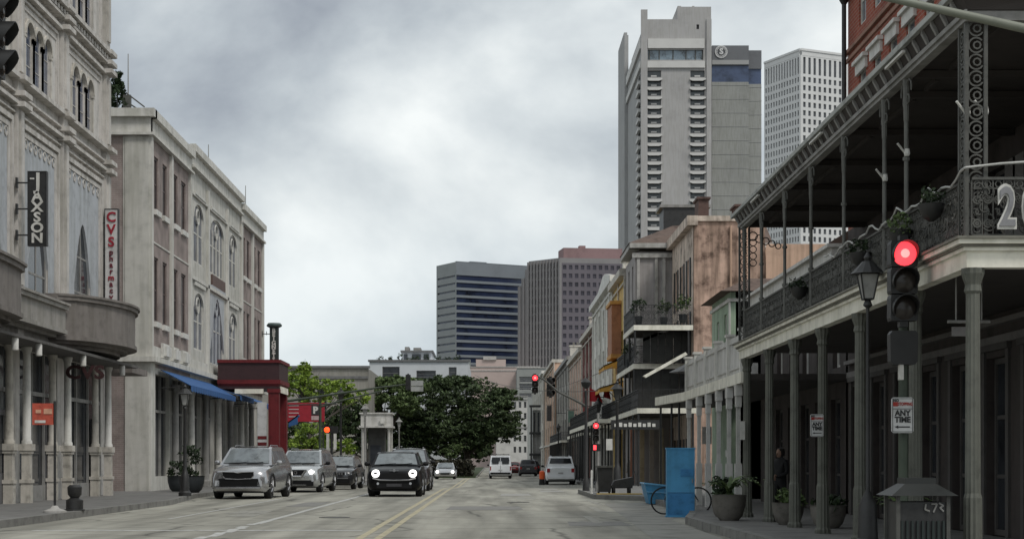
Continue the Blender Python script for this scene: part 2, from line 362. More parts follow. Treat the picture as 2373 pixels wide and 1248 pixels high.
# ================================================================== LEFT SIDE
# ---------------- ornate stucco building in the left foreground
b1 = thing('stucco_building', 'tall pale grey stucco building with triple arched windows and rounded grey marquees, far left', 'building', (-13.2, 46, 0.15))
XL = -13.2; P = PX(XL)
piers = [35.9, 40.7, 45.6, 50.45, 56.05]
ops = []; groups = []
for i in range(4):
    a, b = piers[i]+.33, piers[i+1]-.33; cc = (a+b)/2 if i != 2 else 47.9; cc = 53.1 if i == 3 else cc
    for z0, z1 in ((12.0, 13.85), (15.55, 17.6)):
        for k in (-1, 0, 1):
            ops.append((cc+k*.93-.38, cc+k*.93+.38, z0, z1)); groups.append(('t', ops[-1]))
    ops.append((cc-1.05, cc+1.05, 5.6, 9.0)); groups.append(('p', ops[-1]))
    ops.append((a+.1, b-.1, .15, 4.45))
wb = MB().wall(P, 33.0, 56.4, .0, 19.5, ops, .14)
wb.box(-30, XL-.15, 33.0, 56.4, 0, 19.5)
wb.pbox(P, 56.37, 56.4, 0, 19.5, .001, .47)
wb.build('wall', stucco, b1)
for kind, o_ in groups:
    if o_[1] < 40: continue
    a, b, c, d = o_
    if kind == 't':
        wnd = window(b1, P, a, b, c, d, .13, stucco, glass_b, 1, 3, .035)
        tr = MB(); arch_head(tr, P, a, b, d-.42, d+.02, -.03, .07)
        for s_ in (-1, 1):
            uu = (a+b)/2+s_*.465
            tr.pbox(P, uu-.07, uu+.07, c-.05, d-.5, -.03, .05)
            tr.pbox(P, uu-.12, uu+.12, d-.52, d-.38, -.05, .02)
        tr.ring(P, (a+b)/2, d-.42, .46, .10, -.07, .12, 12, 0, 180)
        tr.build('arch_surround', cream if c < 14 else stucco, wnd)
    else:
        wnd = window(b1, P, a, b, c, d, .13, grey_w, glass, 2, 3, .09)
        tr = MB(); arch_head(tr, P, a, b, d-2.0, d+.02, -.02, .07, True, 14)
        tr.build('arch_surround', blue_panel, wnd)
bp = []
for i in range(4):
    a, b = piers[i]+.45, piers[i+1]-.45; cc = [38.3, 43.15, 47.9, 53.1][i]
    bl = MB().wall(PX(XL+.012), a+.35, b-.35, 6.0, 10.55, [(cc-1.05, cc+1.05, 5.9, 9.0)], .0)
    bl.build('panel', blue_panel, b1)
    fr = MB()
    for q, (e0, dd) in enumerate(((.0, .10), (.2, .05))):
        fr.pbox(P, a+e0, a+e0+.14, 5.9, 10.8-e0, -dd, -.001).pbox(P, b-e0-.14, b-e0, 5.9, 10.8-e0, -dd, -.001).pbox(P, a+e0+.14, b-e0-.14, 10.66-e0, 10.8-e0, -dd, -.001)
        for z0, z1 in ((11.9, 14.35), (15.4, 18.2)):
            fr.pbox(P, a+e0*.5, a+e0*.5+.06, z0, z1-e0, -dd*.6, -.001).pbox(P, b-e0*.5-.06, b-e0*.5, z0, z1-e0, -dd*.6, -.001).pbox(P, a+e0*.5+.06, b-e0*.5-.06, z1-e0-.07, z1-e0, -dd*.6, -.001)
    # rosettes and small tracery in the panel head
    for k in range(7): fr.ring(P, a+.5+k*(b-a-1)/6, 10.3, .13, .05, -.04, .05, 8)
    fr.build('moulding', stucco, b1)
for pc in piers:
    pm = MB(); pm.pbox(P, pc-.28, pc+.28, 4.6, 19.4, -.16, -.001)
    pm.pbox(P, pc-.16, pc+.16, 6.2, 11.0, -.22, -.161).pbox(P, pc-.16, pc+.16, 12.1, 14.3, -.22, -.161).pbox(P, pc-.16, pc+.16, 15.6, 19.3, -.22, -.161)
    for z in (11.15, 11.45, 11.9, 14.55, 14.85, 15.2): pm.pbox(P, pc-.4, pc+.4, z-.07, z+.07, -.38, -.001)
    pm.build('pilaster', stucco, b1)
cm = MB()
for z, h_, o_ in ((11.2, .10, .20), (11.5, .06, .14), (11.92, .12, .26), (14.5, .10, .18), (14.85, .08, .24), (15.18, .14, .34), (10.95, .05, .1)):
    cm.pbox(P, 33, 56.4, z-h_/2, z+h_/2, -o_, -.002)
cm.build('cornice', stucco, b1)
sd_ = MB().pbox(P, 35.5, 56.3, 15.0, 15.03, -.2, -.003)
for i in range(60): sd_.pbox(P, 35.6+i*.35, 35.78+i*.35, 14.93, 15.07, -.24, -.01)
sd_.build('dentil_course', stucco, b1)
# ground floor: recessed shopfronts, fascia, pedestals with columns
for i in range(1, 4):
    a, b = piers[i]+.43, piers[i+1]-.43
    sf = MB(); 
    for k in range(4): u = a+(b-a)*k/3; sf.pbox(P, u-.05, u+.05, .15, 4.45, .02, .09)
    sf.pbox(P, a, b, 3.2, 3.32, .015, .09).pbox(P, a, b, .15, .6, .01, .095)
    s_ = sf.build('shopfront', grey_w, b1)
    MB().pbox(P, a+.05, b-.05, .16, 4.44, .10, .13).build('pane', glass, s_)
    dr = MB().pbox(P, b-1.25, b-.25, .15, 2.7, -.01, .05); dd = dr.build('door', mat('grey_door', (.12, .12, .125), .5), b1)
    MB().pbox(P, b-1.12, b-.38, 1.0, 2.55, -.02, -.011).build('pane', glass, dd)
for pc, wd in ((45.6, 1), (50.0, 1), (55.3, 1), (40.7, 1)):
    for du, xo in ((-.12, .36), (-1.1, .16)) if pc > 45 else ((0, .3),):
        c = (XL+xo, pc+du, 0)
        q = MB(); u0 = pc+du
        q.box(c[0]-.135, c[0]+.135, u0-.135, u0+.135, .15, .72).box(c[0]-.165, c[0]+.165, u0-.165, u0+.165, .70, .80)
        q.box(c[0]-.115, c[0]+.115, u0-.115, u0+.115, .80, 1.52).box(c[0]-.155, c[0]+.155, u0-.155, u0+.155, 1.52, 1.60).box(c[0]-.185, c[0]+.185, u0-.185, u0+.185, 1.60, 1.78)
        cl = q.build('column', cream, b1)
        MB().lathe((c[0], u0, 1.78), [(.15, 0), (.15, .08), (.12, .12), (.105, 2.5), (.15, 2.62), (.15, 2.7)], 12).build('shaft', cream if xo < .2 else white_p, cl, True)
# marquees: two swelling forward, straight runs between them
def marquee(plan, z0, z1, lip, name='marquee'):
    m_ = MB()
    def ringp(off, za, zb):
        pts = []
        n = len(plan)
        for i, (x, y) in enumerate(plan):
            pts.append((x+off*(1 if 0 < i < n-1 else 0), y, za))
        m_.prism(pts, (0, 0, zb-za))
    ringp(0, z0+.3, z1-.12); ringp(.10, z1-.12, z1); ringp(.16, z1+.001, z1+.07); ringp(-.25, z0+.12, z0+.3-.001); ringp(.06, z0+.22, z0+.34); ringp(-.5, z0, z0+.12)
    return m_.build(name, stucco_dk, b1)
def bulge(ya, yb, xa, xb, n=14, ex_=.5):
    pts = [(XL-.01, ya)]
    for i in range(n+1):
        t = i/n; s_ = math.sin(math.pi*t)**ex_ if 0 < t < 1 else 0
        pts.append((xa+(xb-xa)*s_, ya+(yb-ya)*t))
    return pts+[(XL-.01, yb)]
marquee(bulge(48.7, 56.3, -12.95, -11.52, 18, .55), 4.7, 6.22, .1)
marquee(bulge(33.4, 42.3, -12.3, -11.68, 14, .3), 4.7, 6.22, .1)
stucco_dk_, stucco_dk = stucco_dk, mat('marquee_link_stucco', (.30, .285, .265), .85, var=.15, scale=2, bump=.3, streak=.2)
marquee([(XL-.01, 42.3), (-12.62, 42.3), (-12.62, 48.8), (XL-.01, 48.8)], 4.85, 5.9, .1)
stucco_dk = stucco_dk_
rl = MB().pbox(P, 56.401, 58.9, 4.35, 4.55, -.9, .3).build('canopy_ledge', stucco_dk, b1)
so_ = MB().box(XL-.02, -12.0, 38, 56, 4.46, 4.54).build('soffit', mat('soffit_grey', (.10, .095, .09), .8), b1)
for Y_ in (41.8, 44.0, 48.8, 54.0):
    MB().lathe((-12.1, Y_, 4.12), [(.07, 0), (.09, .02), (.09, .3), (.07, .34)], 10).build('downlight', white_p, b1, True)
text('lettering', 'CVS', .55, (-12.15, 49.2, 3.95), mat('dim_red_letters', (.035, .012, .012), .6), b1, bold=.02, sx=1.2)

# projecting vertical signs
def vsign(name, label, P0, w_, h_, body, tm, bm_, size, line, arms, armlen):
    t_ = thing(name, label, 'sign', P0)
    x, y, z = P0
    MB().box(x, x+w_, y-.07, y+.07, z-h_/2, z+h_/2).build('board', bm_, t_)
    tr = MB()
    tr.box(x-.03, x, y-.085, y+.085, z-h_/2-.03, z+h_/2+.03).box(x+w_, x+w_+.03, y-.085, y+.085, z-h_/2-.03, z+h_/2+.03).box(x, x+w_, y-.085, y+.085, z+h_/2, z+h_/2+.03).box(x, x+w_, y-.085, y+.085, z-h_/2-.03, z-h_/2)
    tr.build('frame', iron if bm_ is not white_p else grey_w, t_)
    for dz in arms:
        a = MB(); a.tube((x-armlen, y, z+dz), (x-.03, y, z+dz), .022, n=6); a.box(x-armlen-.02, x-armlen+.03, y-.06, y+.06, z+dz-.14, z+dz+.14)
        a.build('bracket', iron, t_)
    return t_
js = vsign('hanging_sign', 'black vertical sign with the white letters JAXSON on three brackets', tuple(at(68, 484, 45.2)), .47, 2.0, '', None, iron, 0, 0, (.72, 0, -.72), .35)
xx, y_, z_ = at(88, 484, 45.2)
text('lettering', 'J', .62, (xx+.02, y_-.085, z_+.74), white_p, js, bold=.012)
for k, ch in enumerate('AXSON'): text('lettering', ch, .37, (xx, y_-.085, z_+.32-k*.285), white_p, js, bold=.012, sx=1.15)
MB().pbox(PY(y_-.092), xx-.2, xx-.08, z_+.80, z_+.84, 0, .01).build('accent', white_p, js)
cs = vsign('pharmacy_sign', 'narrow pale vertical sign with red letters CVS pharmacy at the corner of the stucco building', tuple(at(245, 592, 55.6)), .42, 3.1, '', None, mat('sign_pale', (.50, .49, .48), .6), 0, 0, (1.1, 0, -1.1), .12)
xx, y_, z_ = at(259, 592, 55.6)
redl = mat('red_letters', (.30, .015, .03), .5); redd = mat('dark_red_letters', (.12, .02, .03), .5)
for k, ch in enumerate('CVS'): text('lettering', ch, .46, (xx, y_-.09, z_+1.28-k*.42), redl, cs, bold=.012)
for k, ch in enumerate('pharmacy'): text('lettering', ch, .27, (xx, y_-.09, z_+.10-k*.215), redd if ch != 'm' else redl, cs, bold=.008)

# ---------------- second left building: three storeys, brick bays
b2 = thing('brick_bay_building', 'three storey pale stucco building with pinkish brick bays and blue awnings beyond the alley', 'building', (-13.2, 79, 0.15))
P = PX(XL); A0, A1, B1_, C1 = 63.5, 72.2, 86.7, 95.2
winA = [(64.5, 65.3), (66.15, 67.05), (68.4, 69.35), (70.15, 71.2)]
winC = [(87.5, 88.5), (89.1, 90.1), (91.6, 92.5), (93.3, 94.3)]
zr = [(6.8, 9.35), (11.2, 13.3)]
bB = [(73.1, 75.6), (77.4, 81.3), (83.0, 85.5)]
opsA = [(a, b, c, d) for a, b in winA for c, d in zr]; opsC = [(a, b, c, d) for a, b in winC for c, d in zr]
opsB = [(a, b, 10.2, 12.9) for a, b in bB] + [(bB[0][0], bB[0][1], 6.3, 8.9), (bB[1][0], bB[1][1], 5.9, 9.2), (bB[2][0], bB[2][1], 6.3, 8.9)]
gf = []
gu = [64.4, 68.0, 71.6, 75.2, 78.8, 82.4, 86.0, 89.6, 93.2]
for u in gu: gf.append((u, min(u+3.1, 95.0), .7 if u < 90 else .15, 4.75))
zt = 14.9
MB().wall(P, A0, A1, 5.0, zt, opsA, .15).build('brick_wall', pinkbrick, b2); MB().wall(P, B1_, C1, 5.0, zt, opsC, .15).build('brick_wall', pinkbrick, b2)
body = MB().wall(P, A1, B1_, 5.0, zt+.35, opsB, .15).wall(P, A0, C1, 0, 5.0, gf, .3)
body.box(-30, XL-.31, A0+.31, C1, 0, zt-.1); body.pbox(P, C1-.02, C1, 0, zt, .001, .32); body.pbox(P, A1, A1+.02, zt, zt+.35, .001, .5).pbox(P, A1, B1_, zt-.1, zt+.35, .32, .5)
body.build('wall', stucco2, b2)
PE = PY(A0)
ew = MB().wall(PE, -30, XL, 5.0, 14.0, [(-16.2, -14.75, 11.3, 13.4), (-16.2, -14.75, 6.7, 9.1)], .3).wall(PE, -30, XL, 0, 5.0, [], 0)
ew.build('side_wall', pinkbrick, b2)
window(b2, PE, -16.2, -14.75, 11.3, 13.4, .28, grey_w, glass_w, 3, 3); window(b2, PE, -16.2, -14.75, 6.7, 9.1, .28, grey_w, glass_w, 3, 3)
for a, b, c, d in opsA+opsC:
    wn = window(b2, P, a, b, c, d, .14, mat('brown_frame', (.09, .065, .06), .6), glass, 1, 2, .09)
    MB().pbox(P, a-.12, b+.12, c-.22, c-.01, -.12, -.001).build('sill', white_p, wn)
for a, b, c, d in opsB:
    big = (a == bB[1][0])
    wn = window(b2, P, a, b, c, d, .14, stucco2b, glass_b, 4 if big else 2, 2, .09)
    tr = MB()
    arch_head(tr, P, a, b, d-(2.6 if (big and c < 8) else .7), d+.02, -.02, .07, big and c < 8, 12)
    for q in range(1, 4 if big else 2): tr.pbox(P, a+(b-a)*q/(4 if big else 2)-.07, a+(b-a)*q/(4 if big else 2)+.07, c, d-.6, .02, .08)
    tr.ring(P, (a+b)/2, d-.55, .35, .07, .01, .06, 12)
    tr.pbox(P, a-.1, b+.1, d+.25, d+.42, -.10, -.001)
    tr.build('tracery', stucco2b if not (big and c < 8) else blue_panel, wn)
pl = []
for u in (63.66, 67.72, 71.95, 76.45, 82.15, 86.9, 90.9, 95.0):
    MB().pbox(P, u-.17, u+.17, 5.2, 13.9, -.12, -.001).build('pilaster', stucco2b, b2)
cn = MB()
def band(u0, u1, z0, z1, o_): cn.pbox(P, u0, u1, z0, z1, -o_, -.002)
for (a, b, dz) in ((A0, A1, 0), (A1+.001, B1_, .35), (B1_+.001, C1, 0)):
    band(a, b, 13.9+dz, 14.0+dz, .22); band(a, b, 14.0+dz, 14.6+dz, .08); band(a, b, 14.6+dz, 14.9+dz+.02, .26)
band(A0, C1, 5.15, 5.35, .32); band(A0, C1, 5.35, 5.8, .10); band(A1, B1_, 9.35, 9.5, .12); band(A1, B1_, 13.1, 13.2, .10)
band(A0, A1, 9.85, 9.92, .03); band(B1_, C1, 9.85, 9.92, .03)
cn.pbox(PE, -30, XL+.22, 13.9, 14.0, -.22, -.002).pbox(PE, -30, XL+.08, 14.0, 14.6, -.08, .3).pbox(PE, -30, XL+.26, 14.6, 14.92, -.26, .3).pbox(PE, -30, XL+.32, 5.15, 5.35, -.3, -.002)
cn.build('cornice', stucco2b, b2)
ep = MB().pbox(PE, -14.12, XL, 0, 13.88, -.06, -.001).pbox(PE, -14.2, -14.12, 5.4, 13.88, -.03, -.001); ep.build('corner_pier', stucco2, b2)
MB().pbox(P, A0, A0+.85, 0, 5.14, -.07, -.001).build('corner_pier', stucco2b, b2)
for u in (65.3, 67.3, 69.4):      # box brackets below the windows
    MB().pbox(P, u, u+1.35, 5.42, 6.0, -.2, -.101).pbox(P, u+.15, u+1.2, 5.5, 5.9, -.3, -.201).build('box_panel', white_p, b2)
pq = MB().pbox(P, 77.6, 81.4, 9.55, 10.15, -.08, -.001).build('plaque', mat('brown_plaque', (.10, .06, .05), .6), b2)
for (a, b, c, d) in gf:
    s_ = MB(); n_ = 3
    for k in range(n_+1): u = a+(b-a)*k/n_; s_.pbox(P, u-.04, u+.04, c, d, .14, .22)
    s_.pbox(P, a, b, 3.25, 3.35, .13, .22)
    sh = s_.build('shopfront', grey_w, b2); MB().pbox(P, a+.002, b-.002, c+.002, d-.002, .24, .29).build('pane', glass, sh)
for i, u in enumerate(gu[1:]):
    MB().lathe((XL+.22, u-.25, .15), [(.22, 0), (.22, .25), (.16, .32), (.13, 3.9), (.18, 4.1), (.2, 4.3)], 12).build('column', white_p if i % 2 else grey_w, b2, True)
# blue awnings
def awning(ya, yb, zh=4.95, xo=-11.88, zl=4.32, scal=8):
    m_ = MB(); n = max(3, int((yb-ya)/1.1))
    m_.add([(XL+.12,ya,zh),(XL+.12,yb,zh),(xo,yb,zl),(xo,ya,zl),(XL+.12,ya,zh-.03),(XL+.12,yb,zh-.03),(xo,yb,zl-.03),(xo,ya,zl-.03)], [(0,1,2,3),(4,7,6,5),(0,3,7,4),(1,5,6,2),(2,6,7,3),(0,4,5,1)])
    for k in range(n*2):
        a = ya+(yb-ya)*k/(n*2); b = ya+(yb-ya)*(k+1)/(n*2)-.02
        m_.prism([(xo,a,zl),(xo,b,zl),(xo,b,zl-.2),(xo,(a+b)/2,zl-.26),(xo,a,zl-.2)], (.015, 0, 0))
    o = m_.build('awning', blue_cl, b2)
    ir = MB(); 
    for Y_ in (ya+.05, yb-.05): ir.tube((XL+.12, Y_, zl-.1), (xo, Y_, zl-.04), .02)
    ir.tube((XL+.14, ya, zl-.1), (XL+.14, yb, zl-.1), .02); ir.build('awning_frame', iron, o)
awning(65.2, 76.6); awning(77.2, 81.6, 4.85, -11.75, 4.4); awning(82.2, 89.0, 4.8, -11.6, 4.25)
# rooftop pieces
rt = thing('rooftop_shrub', 'small dark potted conifer on the roof edge of the brick bay building', 'plant', tuple(at(270, 250, 66)))
leafd = leaf_mat('dark_leaves', (.006, .012, .006), (.03, .05, .02))
leafm = leaf_mat('oak_leaves', (.006, .013, .006), (.075, .11, .045))
leafg = leaf_mat('fresh_green_leaves', (.05, .105, .012), (.27, .37, .06))
leafmid = leaf_mat('mid_green_leaves', (.03, .055, .018), (.13, .18, .07))
bark = mat('bark', (.06, .05, .042), .9, var=.3, scale=5)
def leaves(mb, c, rad, n, size, rnd, shape=None):
    for _ in range(n):
        while True:
            p = Vector((rnd.uniform(-1, 1), rnd.uniform(-1, 1), rnd.uniform(-1, 1)))
            if p.length <= 1: break
        p = Vector((c[0]+p.x*rad[0], c[1]+p.y*rad[1], c[2]+p.z*rad[2])); s_ = size*rnd.uniform(.4, 1.6)
        a = Vector((rnd.gauss(0, 1), rnd.gauss(0, 1), rnd.gauss(0, 1))).normalized(); b = a.orthogonal().normalized(); k = a.cross(b)
        th = rnd.uniform(0, 6.28); b, k = b*math.cos(th)+k*math.sin(th), k*math.cos(th)-b*math.sin(th)
        mb.add([p-b*s_, p+k*s_*.45, p+b*s_, p-k*s_*.45], [(0,1,2,3)])
def tree(name, label, base, blobs, lm, nclump, nleaf, size, seed, trunk=.35, group=None, crown_z=None):
    rnd = random.Random(seed); t_ = thing(name, label, 'tree', base, group); cr = MB(); tk = MB()
    bx, by, bz = base; ends = []
    for (c, r) in blobs:
        ends.append(c)
        for _ in range(nclump):
            while True:
                p = Vector((rnd.uniform(-1, 1), rnd.uniform(-1, 1), rnd.uniform(-1, 1)))
                if .35 < p.length <= 1: break
            o_ = rnd.choice((1, 1, 1, 1.12, 1.22)); q = (c[0]+p.x*r[0]*o_, c[1]+p.y*r[1]*o_, c[2]+p.z*r[2]*o_); k = rnd.uniform(.07, .26)*max(r)*(1 if o_ == 1 else .55)
            leaves(cr, q, (k*1.5, k*1.3, k*.5), int(nleaf*(1 if o_ == 1 else .5)), size, rnd)
    zc = min(c[2]-r[2]*.3 for c, r in blobs); fork = Vector((bx, by, bz+(zc-bz)*.6))
    tk.path([Vector(base), Vector((bx+.1, by, bz+(zc-bz)*.3)), fork], [trunk, trunk*.8, trunk*.7], 8)
    for c in ends:
        m1 = (fork+Vector(c))/2+Vector((rnd.uniform(-.3, .3), 0, rnd.uniform(-.4, .1)))
        tk.path([fork, m1, Vector(c)], [trunk*.55, trunk*.35, trunk*.12], 6)
        for _ in range(4):
            tk.path([m1, Vector(c)+Vector((rnd.uniform(-1, 1), rnd.uniform(-1, 1), rnd.uniform(-.4, .8)))*1.2], [trunk*.25, trunk*.06], 5)
    cr.build('crown', lm, t_, recalc=False); tk.build('trunk', bark, t_, True); return t_
c = at(272, 218, 66); rnd = random.Random(2); cr = MB()
for k in range(70):
    t = rnd.random(); rr = .42*(1-t)+.06; a = rnd.uniform(0, 6.28)
    leaves(cr, (c.x+math.cos(a)*rr*.7, c.y+math.sin(a)*rr*.7, c.z-.5+t*1.35), (.16, .16, .12), 14, .08, rnd)
cr.build('foliage', leafd, rt, recalc=False)
MB().tube((c.x, c.y, 14.7), (c.x, c.y, c.z+.4), .03).lathe((c.x, c.y, 14.8), [(.2, 0), (.26, .35), (.22, .35)], 10).build('pot', iron, rt)
for nm, lb, X_, y0_, y1_, Y_ in (('antenna_mast', 'thin tall mast on the roof beside the potted conifer', 297, 125, 250, 66), ('antenna_mast', 'thin mast above the middle of the brick bay building roof', 483, 335, 372, 78.5), ('antenna_mast', 'thin mast near the far roof end of the brick bay building', 569, 430, 490, 90)):
    p = at(X_, y1_, Y_); q = at(X_, y0_, Y_)
    o = MB().tube((p.x, p.y, 14.6), q, .03, .018).lathe((p.x, p.y, 14.6), [(.08, 0), (.08, .4), (.03, .45)], 8).build(nm, grey_w, origin=(p.x, p.y, 14.6)); tag(o, lb, 'mast', 'thin roof masts')
p = at(292, 215, 66); q = at(335, 248, 66)
o = MB().path([p, q], .03).path([p-Vector((0,0,.35)), q-Vector((.25,0,.1))], .03).box(p.x-.1, p.x+.2, 65.9, 66.1, 14.6, p.z-.1).tube((p.x+.45, 66, 14.6), (p.x+.45, 66, 15.1), .025).build('roof_ladder', iron_g, origin=(p.x, 66, 14.6))
tag(o, 'sloping metal roof ladder rail beside the potted conifer', 'ladder')

# ---------------- red portico
rp_ = thing('red_portico', 'dark red portico with maroon fascia projecting over the left pavement', 'portico', (-11.5, 79, .15))
X0, X1, Ya, Yb = XL+.35, -9.95, 77.5, 80.9
m_ = MB().box(X0, X1, Ya, Yb, 5.15, 5.95); m_.build('fascia', red_dk, rp_)
m_ = MB().box(X0-.02, X1+.08, Ya-.08, Yb+.08, 5.95, 6.1).box(X0-.02, X1+.06, Ya-.06, Yb+.06, 4.95, 5.15).box(X0, X1-.02, Ya+.02, Yb-.02, 4.85, 4.95); m_.build('cornice', red_p, rp_)
m_ = MB().box(X0+.8, X1-.75, Ya-.03, Ya+.2, 4.5, 4.72).box(X1+.0, X1+.04, Ya+.3, Yb-.3, 4.55, 4.85); m_.build('light_strip', cream_w, rp_)
MB().box(X0, X1-.02, Ya+.02, Yb-.02, 4.72, 4.849).build('beam', red_dk, rp_)
for yy_ in (Ya+.02, Yb-.5):
    MB().box(-10.47, -9.97, yy_, yy_+.45, .15, 4.7).box(-10.52, -9.92, yy_-.05, yy_+.5, 4.55, 4.719).box(-10.38, -10.06, yy_-.025, yy_, .5, 4.3).build('pillar', red_p, rp_)
mw = mat('white_board', (.5, .5, .5), .6)
m_ = MB().box(-11.0, -10.55, Ya+.1, Ya+.2, 1.5, 4.1).build('notice_board', mw, rp_)
for k in range(3): MB().box(-10.98, -10.56, Ya+.08, Ya+.099, 2.35-k*.3, 2.5-k*.3).build('stripe', red_p, rp_)
bs = thing('beignet_sign', 'dark green column sign with the letters BEIGNETS standing above the red portico', 'sign', (-10.42, 79.3, 6.1))
MB().box(-10.62, -10.22, 79.1, 79.5, 6.1, 7.75).build('board', mat('dark_green_paint', (.02, .03, .028), .5), bs)
MB().lathe((-10.42, 79.3, 7.75), [(.24, 0), (.36, .06), (.38, .12), (.3, .22)], 16).build('cap', mat('green_grey_paint', (.06, .085, .08), .5), bs, True)
for k, ch in enumerate('BEIGNETS'): text('lettering', ch, .27, (-10.42, 79.085, 7.6-k*.2), white_p, bs, bold=.012)
MB().tube((-11.0, 79.3, 7.45), (-10.6, 79.3, 7.45), .02).tube((-11.0, 79.3, 7.3), (-11.0, 79.3, 7.6), .02).tube((-10.8, 79.3, 7.4), (-10.8, 79.3, 7.58), .015).build('bracket', iron, bs)

# ---------------- left street furniture
t_ = thing('sign_post', 'orange sign on a thin dark pole with a round pale base at the left kerb', 'sign', (-9.85, 36.8, .15))
x = -9.76
MB().tube((x, 36.8, .2), (x, 36.8, 2.65), .03).build('pole', iron, t_)
MB().lathe((x, 36.8, .15), [(.26, 0), (.26, .04), (.1, .1), (.06, .16)], 18).build('base', mat('pale_base', (.35, .34, .32), .7), t_, True)
MB().box(x-.5, x-.03, 36.77, 36.8, 2.12, 2.6).build('board', mat('orange_board', (.42, .075, .045), .6, var=.2, scale=6), t_)
MB().box(x-.24, x-.05, 36.755, 36.769, 2.36, 2.48).box(x-.42, x-.3, 36.755, 36.769, 2.38, 2.46).build('lettering', mat('pale_orange', (.55, .3, .2), .6), t_)
MB().box(x-.44, x-.2, 36.755, 36.769, 2.16, 2.22).build('lettering', white_p, t_)
t_ = thing('bollard_planter', 'low black two part urn on a flat base beside the orange sign', 'urn', (-9.7, 38.8, .15))
c_ = at(173, 1185, 38.3)
MB().lathe((c_.x, 38.3, .15), [(.24, 0), (.24, .03), (.2, .04), (.2, .25), (.1, .3), (.16, .38), (.17, .55), (.12, .6)], 14).build('body', iron, t_, True)
def lamp_post(name, label, base, hh, group=None, sc=1.0, double=False, dark_=True, pr=1.0):
    t_ = thing(name, label, 'street lamp', base, group); x, y, z = base; m_ = iron if dark_ else grey_w
    MB().lathe((x, y, z), [(.24*sc, 0), (.24*sc, .12*sc), (.17*sc, .2*sc), (.15*sc, .75*sc), (.11*sc, .85*sc), (.07*sc*pr, 1.0*sc), (.055*sc*pr, hh-.75*sc), (.08*sc, hh-.7*sc), (.05*sc, hh-.62*sc)], 12).build('post', m_, t_, True)
    lz = z+hh-.6*sc; q = MB()
    for a, b in ((.11, .21),):
        for i in range(4):
            an = R(45+90*i); an2 = R(135+90*i)
            p0 = Vector((x+math.cos(an)*a*sc, y+math.sin(an)*a*sc, lz)); p1 = Vector((x+math.cos(an)*b*sc, y+math.sin(an)*b*sc, lz+.42*sc)); p2 = Vector((x+math.cos(an2)*b*sc, y+math.sin(an2)*b*sc, lz+.42*sc)); p3 = Vector((x+math.cos(an2)*a*sc, y+math.sin(an2)*a*sc, lz))
            q.tube(p0, p1, .014*sc, n=5).tube(p1, p2, .016*sc, n=5).tube(p0, p3, .014*sc, n=5)
    q.lathe((x, y, lz+.42*sc), [(.3*sc, 0), (.26*sc, .03*sc), (.1*sc, .2*sc), (.05*sc, .22*sc), (.07*sc, .27*sc), (.02*sc, .36*sc)], 12)
    lh = q.build('lantern', m_, t_)
    g_ = MB(); b0 = [(x+math.cos(R(45+90*i))*.10*sc, y+math.sin(R(45+90*i))*.10*sc, lz+.01) for i in range(4)]; b1_ = [(x+math.cos(R(45+90*i))*.195*sc, y+math.sin(R(45+90*i))*.195*sc, lz+.41*sc) for i in range(4)]
    g_.add(b0+b1_, [(0,1,2,3),(4,7,6,5),(0,4,5,1),(1,5,6,2),(2,6,7,3),(3,7,4,0)])
    g_.build('glass', mat('frosted_glass', (.33, .33, .32), .4) if not dark_ or sc < .95 else mat('smoky_glass', (.06, .06, .055), .2), lh)
    return t_
lamp_post('street_lamp', 'black street lamp with frosted lantern on the left pavement before the parked cars', (-10.15, 54.6, .15), 3.55, None, .9)
def planter(label, base, r, h_, lm, pm, seed, kind='bush', lh=.5, n=26):
    t_ = thing('planter', label, 'planter', base); x, y, z = base; rnd = random.Random(seed)
    MB().lathe((x, y, z), [(r*.55, 0), (r*.8, h_*.2), (r*.97, h_*.6), (r, h_*.95), (r*1.06, h_), (r*.9, h_), (r*.88, h_*.9)], 20).build('bowl', pm, t_, True)
    f = MB()
    if kind == 'bush':
        for _ in range(n): leaves(f, (x+rnd.uniform(-.7, .7)*r, y+rnd.uniform(-.7, .7)*r, z+h_+rnd.uniform(0, lh)), (.13, .13, .1), 22, .055, rnd)
    else:
        for _ in range(n):
            a = rnd.uniform(0, 6.28); L_ = rnd.uniform(.6, 1.1)*lh*1.5; dx, dy = math.cos(a), math.sin(a); px_, py_ = -dy, dx; pts = []
            for k in range(6):
                s_ = k/5; pts.append(Vector((x+dx*L_*s_*.9, y+dy*L_*s_*.9, z+h_+L_*(1.15*s_-1.0*s_*s_)+.05)))
            for k in range(5):
                wd = .045*(1-k/6); wd2 = .045*(1-(k+1)/6)
                f.add([pts[k]-Vector((px_, py_, 0))*wd, pts[k]+Vector((px_, py_, 0))*wd, pts[k+1]+Vector((px_, py_, 0))*wd2, pts[k+1]-Vector((px_, py_, 0))*wd2], [(0,1,2,3)])
                for sg in (-1, 1):       # leaflets
                    q = pts[k]; w2 = Vector((px_, py_, -.35))*(.16*(1-k/7))*sg if sg > 0 else Vector((-px_, -py_, -.35))*(.16*(1-k/7))
                    f.add([q, q+w2+Vector((dx, dy, 0))*.05, q+Vector((dx, dy, .02))*.05], [(0,1,2)])
    f.build('foliage', lm, t_, recalc=False); return t_
pot_d = mat('dark_pot', (.03, .035, .038), .6); pot_g = mat('stone_pot', (.14, .13, .115), .8, var=.25, scale=4)
planter('dark blue grey pot with a tiered topiary behind the left street lamp', (-11.0, 60.5, .15), .48, .62, leafd, pot_d, 5, lh=1.1, n=34)
planter('dark tub with thin shrub at the shopfront left of the first parked car', (-11.9, 62.6, .15), .4, .6, leafd, pot_d, 6, lh=.5)

